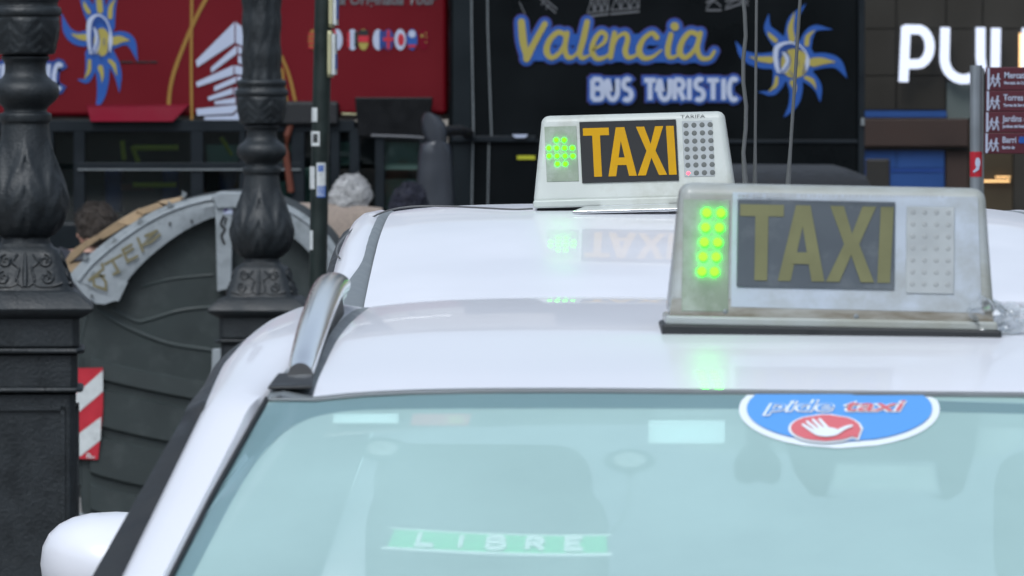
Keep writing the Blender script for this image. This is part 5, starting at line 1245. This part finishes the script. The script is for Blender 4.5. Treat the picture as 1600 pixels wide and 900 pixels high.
# ---------------------------------------------------------------- people
def skin_mesh(name, verts, edges, m, parent, levels=2):
    me = bpy.data.meshes.new(name); me.from_pydata([v[:3] for v in verts], edges, [])
    o = bpy.data.objects.new(name, me); COL.objects.link(o)
    o.modifiers.new('skin', 'SKIN'); sb_ = o.modifiers.new('sub', 'SUBSURF'); sb_.levels = levels; sb_.render_levels = levels
    for i, v in enumerate(verts):
        r_ = v[3] if isinstance(v[3], tuple) else (v[3], v[3]); me.skin_vertices[0].data[i].radius = r_
    me.skin_vertices[0].data[0].use_root = True
    dg = bpy.context.evaluated_depsgraph_get(); m2 = bpy.data.meshes.new_from_object(o.evaluated_get(dg)); bpy.data.objects.remove(o)
    m2.name = name; m2.materials.clear(); m2.materials.append(m); m2.shade_smooth()
    q = bpy.data.objects.new(name, m2); COL.objects.link(q); q.parent = parent
    return q
def person(loc, rz, label, hair_m, coat_m, joints, head_c, head_rz=0, tilt=0, hair_len=.0):
    r = empty('person', loc, label, 'person', rz=rz)
    J = joints
    E = lambda a, b, t: tuple(J[a][i] + (J[b][i] - J[a][i]) * t for i in range(3))
    V = [J['pelvis'] + (.125,), E('pelvis', 'chest', .5) + (.12,), J['chest'] + ((.16, .12),), J['neck'] + (.06,), tuple(head_c[i] * .6 + J['neck'][i] * .4 for i in range(3)) + (.055,)]
    ED = [(0, 1), (1, 2), (2, 3), (3, 4)]
    def chain(start, pts):
        k = start
        for p in pts: V.append(p); ED.append((k, len(V) - 1)); k = len(V) - 1
        return k
    for s_ in ('l', 'r'):
        k = chain(2, [J['sh_' + s_] + (.065,), J['el_' + s_] + (.043,), J['wr_' + s_] + (.027,)])
        w_ = Vector(J['wr_' + s_]); e_ = Vector(J['el_' + s_]); dr = (w_ - e_).normalized(); sd_ = dr.cross(Vector((0, .3, 1))).normalized()
        pm = w_ + dr * .07; kp = chain(k, [tuple(pm) + ((.036, .016),)])
        for q, ln_ in ((-1.5, .06), (-.5, .075), (.5, .08), (1.5, .07)):
            b_ = pm + sd_ * q * .019 + dr * .02; m_ = b_ + dr * ln_ * .55 + Vector((0, 0, -.01)); t_ = b_ + dr * ln_ + Vector((0, 0, -.03))
            chain(kp, [tuple(b_) + (.009,), tuple(m_) + (.0085,), tuple(t_) + (.007,)])
        th = w_ + dr * .035 + sd_ * .045; chain(k, [tuple(w_ + dr * .03 + sd_ * .02) + (.012,), tuple(th) + (.01,), tuple(th + dr * .03) + (.008,)])
        chain(0, [J['hip_' + s_] + (.095,), J['kn_' + s_] + (.06,), J['an_' + s_] + (.042,)])
    body = skin_mesh('body', V, ED, M['skin'], r)
    CV = [J['pelvis'] + (.16,), E('pelvis', 'chest', .5) + (.155,), J['chest'] + ((.195, .155),), tuple(J['neck'][i] * .75 + J['chest'][i] * .25 for i in range(3)) + (.085,)]
    CE = [(0, 1), (1, 2), (2, 3)]
    for s_ in ('l', 'r'):
        n0 = len(CV); e2 = E('el_' + s_, 'wr_' + s_, .92)
        CV += [J['sh_' + s_] + (.088,), J['el_' + s_] + (.066,), e2 + (.048,)]; CE += [(2, n0), (n0, n0 + 1), (n0 + 1, n0 + 2)]
    skin_mesh('coat', CV, CE, M[coat_m], r)
    TV = [J['pelvis'] + (.14,)]; TE = []
    for s_ in ('l', 'r'):
        n0 = len(TV); TV += [J['hip_' + s_] + (.112,), J['kn_' + s_] + (.08,), J['an_' + s_] + (.062,)]; TE += [(0, n0), (n0, n0 + 1), (n0 + 1, n0 + 2)]
        a_ = J['an_' + s_]
        MB().loft([[(a_[0] + .045 * wd * math.cos(t), a_[1] + yy, max(.0, .045 * ht + .045 * ht * math.sin(t))) for t in [2 * math.pi * q / 12 for q in range(12)]] for yy, wd, ht in ((.09, .6, .8), (.04, 1, 1.2), (-.06, 1.05, .9), (-.15, .9, .6), (-.18, .4, .4))], True, True).build('shoe', M['shoe'], r, smooth=50)
    skin_mesh('trousers', TV, TE, M['trousers'], r)
    # head: face towards local -y
    hm = Matrix.Translation(head_c) @ Matrix.Rotation(head_rz, 4, 'Z') @ Matrix.Rotation(tilt, 4, 'X')
    def hshape(a, ph, g=1.0, off=0.0):
        x = math.cos(ph) * math.sin(a); y = -math.cos(ph) * math.cos(a); z = math.sin(ph)
        rx_, ry_, rz_ = .073, .092, .112
        if z < 0: rx_ *= 1 - .28 * z * z; ry_ *= 1 - (.25 if y > 0 else .05) * z * z
        p = Vector((x * rx_, y * ry_, z * rz_)) * g
        f = max(0, -y)
        if abs(a) < .9 and y < 0:
            p.y -= .020 * math.exp(-((a / .14) ** 2) - ((ph + .22) / .17) ** 2) + .008 * math.exp(-((a / .12) ** 2) - ((ph - .02) / .25) ** 2)
            p.y += .007 * (math.exp(-(((abs(a) - .36) / .14) ** 2) - ((ph - .04) / .11) ** 2))
            p.y -= .005 * math.exp(-((a / .3) ** 2) - ((ph + .52) / .06) ** 2) - .004 * math.exp(-((a / .3) ** 2) - ((ph + .58) / .03) ** 2)
            p.y -= .010 * math.exp(-((a / .3) ** 2) - ((ph + .95) / .2) ** 2)
        return p + Vector((0, 0, 0)) + Vector((x, y, z)) * off
    rows = [[hm @ hshape(-math.pi + 2 * math.pi * i / 40, -1.5 + 3.0 * j / 30) for i in range(40)] for j in range(31)]
    hd = MB().loft(rows, True, True).build('head', M['skin'], r, smooth=80)
    for sx in (-1, 1):
        c = Vector((sx * .074, .006, -.012))
        MB().loft([[hm @ (c + Vector((sx * (.004 + o_), .018 * f_ * math.cos(t) + .004 * o_ * 100, .032 * f_ * math.sin(t)))) for t in [2 * math.pi * q / 14 for q in range(14)]] for o_, f_ in ((-.006, .8), (.004, 1), (.008, .95), (.007, .7), (.003, .4))], True, True).build('ear', M['skin'], hd, smooth=60)
        e_ = MB().lathe([(.001, -.011), (.008, -.008), (.011, 0), (.008, .008), (.001, .011)], hm @ Vector((sx * .029, -.074, .006)), 12).build('eye', M['eye'], hd, smooth=60)
    rows = []
    for j in range(26):
        row = []
        for i in range(48):
            a = -math.pi + 2 * math.pi * i / 48
            lowph = (.55 if abs(a) < .7 else (.55 - (abs(a) - .7) * .95 if abs(a) < 1.7 else -.40 - (abs(a) - 1.7) * .12)) - hair_len
            ph = max(lowph, -1.1) + (1.55 - max(lowph, -1.1)) * j / 25
            q = noise.noise(Vector((a * 2.4 + 3, ph * 4, loc[0] * 3))) * .014 + noise.noise(Vector((a * 9, ph * 9, loc[0]))) * .008
            row.append(hm @ hshape(a, ph, 1, (.021 if 0 < j else -.001) + q * (1 if j else 0)))
        rows.append(row)
    hb = MB().loft(rows, True, True); rg = random.Random(int(abs(loc[0]) * 1000))
    curly = hair_len > 0
    for q_ in range(420):
        j = rg.randrange(1, 24); i = rg.randrange(48); p0 = Vector(rows[j][i]); p1 = Vector(rows[max(j - 3, 0)][i])
        out_ = (p0 - Vector(hm.translation)).normalized(); sd_ = out_.cross(Vector((0, 0, 1)))
        if sd_.length < .1: continue
        sd_.normalize(); wv = rg.uniform(-.02, .02); L_h = rg.uniform(.3, 1); lift = rg.uniform(.002, .010) * (1.8 if curly else 1)
        a0 = p0 + out_ * .001; a1 = p0.lerp(p1, L_h * .5) + out_ * lift + sd_ * wv * .5; a2 = p0.lerp(p1, L_h) + out_ * lift * .6 + sd_ * wv
        ww = rg.uniform(.0015, .004)
        hb.add([a0 - sd_ * ww, a0 + sd_ * ww, a1 - sd_ * ww, a1 + sd_ * ww, a1 + out_ * ww * 1.3, a2], [(0, 1, 4), (0, 4, 2), (1, 3, 4), (2, 4, 5), (4, 3, 5), (0, 2, 3, 1), (2, 5, 3)])
    hb.build('hair', M[hair_m], hd, smooth=60)
    return r
def stand(hh, lean=(0, 0)):
    s_ = hh / 1.7; lx, ly = lean
    J = dict(pelvis=(0, 0, .93), chest=(lx * .6, ly * .6, 1.27), neck=(lx, ly, 1.45), sh_l=(-.18 + lx * .8, ly * .8, 1.38), sh_r=(.18 + lx * .8, ly * .8, 1.38), el_l=(-.23 + lx * .5, .02, 1.10), el_r=(.23 + lx * .5, .02, 1.10),
             wr_l=(-.22, -.06, .87), wr_r=(.22, -.06, .87), hip_l=(-.09, 0, .88), hip_r=(.09, 0, .88), kn_l=(-.1, -.02, .48), kn_r=(.11, -.04, .48), an_l=(-.1, .02, .09), an_r=(.12, 0, .09))
    return {k: tuple(c * s_ for c in v) for k, v in J.items()}
# white haired person, arm laid along the container
pd = 34.9; g = ground(pd) + .12
hx = P(548, 0, pd).x; hz = P(548, 318, pd).z - g
J = stand(1.62)
wz = P(0, 339, pd).z - g
J.update(neck=(-.03, .0, hz - .15), chest=(-.06, -.05, hz - .25), sh_l=(-.20, -.07, wz - .0), el_l=(-.36, -.05, wz - .0), wr_l=(-.42, -.25, wz - .12), sh_r=(.12, -.06, wz - .03), el_r=(.20, -.04, wz - .30), wr_r=(.20, -.14, wz - .5))
person((hx, pd, g), 0, 'white haired person in a beige coat leaning behind the waste container', 'hairwhite', 'coatbeige', J, (0, 0, hz), head_rz=R(140), tilt=R(8))
pd = 35.5; g = ground(pd) + .12; hz = P(0, 361, pd).z - g
J = stand((hz + .115)); person((P(150, 0, pd).x, pd, g), 0, 'curly brown haired person standing behind the left end of the waste container', 'hairbrown', 'coatdark', J, (0, 0, hz), head_rz=R(-120), hair_len=.25)
pd = 36.0; g = ground(pd); hz = P(0, 329, pd).z - g
J = stand((hz + .115)); person((P(640, 0, pd).x, pd, g), 0, 'dark haired person in dark jacket beside the bus mirror', 'hairblack', 'coatdark', J, (0, 0, hz), head_rz=R(170))

# ---------------------------------------------------------------- unseen buildings behind and beside the camera, added to cut skylight and for reflections
def block_building(x0, x1, y0, y1, hgt, label, face):
    r = empty('unseen_building', ((x0 + x1) / 2, (y0 + y1) / 2, 0), label, 'building')
    cx_, cy_ = (x0 + x1) / 2, (y0 + y1) / 2
    MB().b2((x0 - cx_, y0 - cy_, -.4), (x1 - cx_, y1 - cy_, hgt)).build('wall', M['stone'], r)
    MB().b2((x0 - cx_ - .2, y0 - cy_ - .2, hgt), (x1 - cx_ + .2, y1 - cy_ + .2, hgt + .4)).build('roof', M['stone'], r)
    L0, L1 = (x0 - cx_, x1 - cx_) if face in 'ns' else (y0 - cy_, y1 - cy_)
    n = int((L1 - L0) / 3.2)
    for i in range(n):
        for fl in range(int(hgt / 3.4)):
            u = L0 + (i + .5) * (L1 - L0) / n; z = 1 + fl * 3.4
            if face == 'n': a, b = (u - .6, y1 - cy_ - .02, z), (u + .6, y1 - cy_ + .05, z + 2)
            elif face == 'e': a, b = (x1 - cx_ - .02, u - .6, z), (x1 - cx_ + .05, u + .6, z + 2)
            else: a, b = (x0 - cx_ - .05, u - .6, z), (x0 - cx_ + .02, u + .6, z + 2)
            MB().b2(a, b).build('window', M['facadeglass'], r)
block_building(-24, 24, -38, -26, 13, 'tall unseen stone building added behind the viewpoint to cut skylight', 'n')
block_building(-40, -26, -10, 36, 9, 'unseen stone building added along the left side of the street', 'e')
block_building(24, 38, -10, 36, 9, 'unseen stone building added along the right side of the street', 'w')
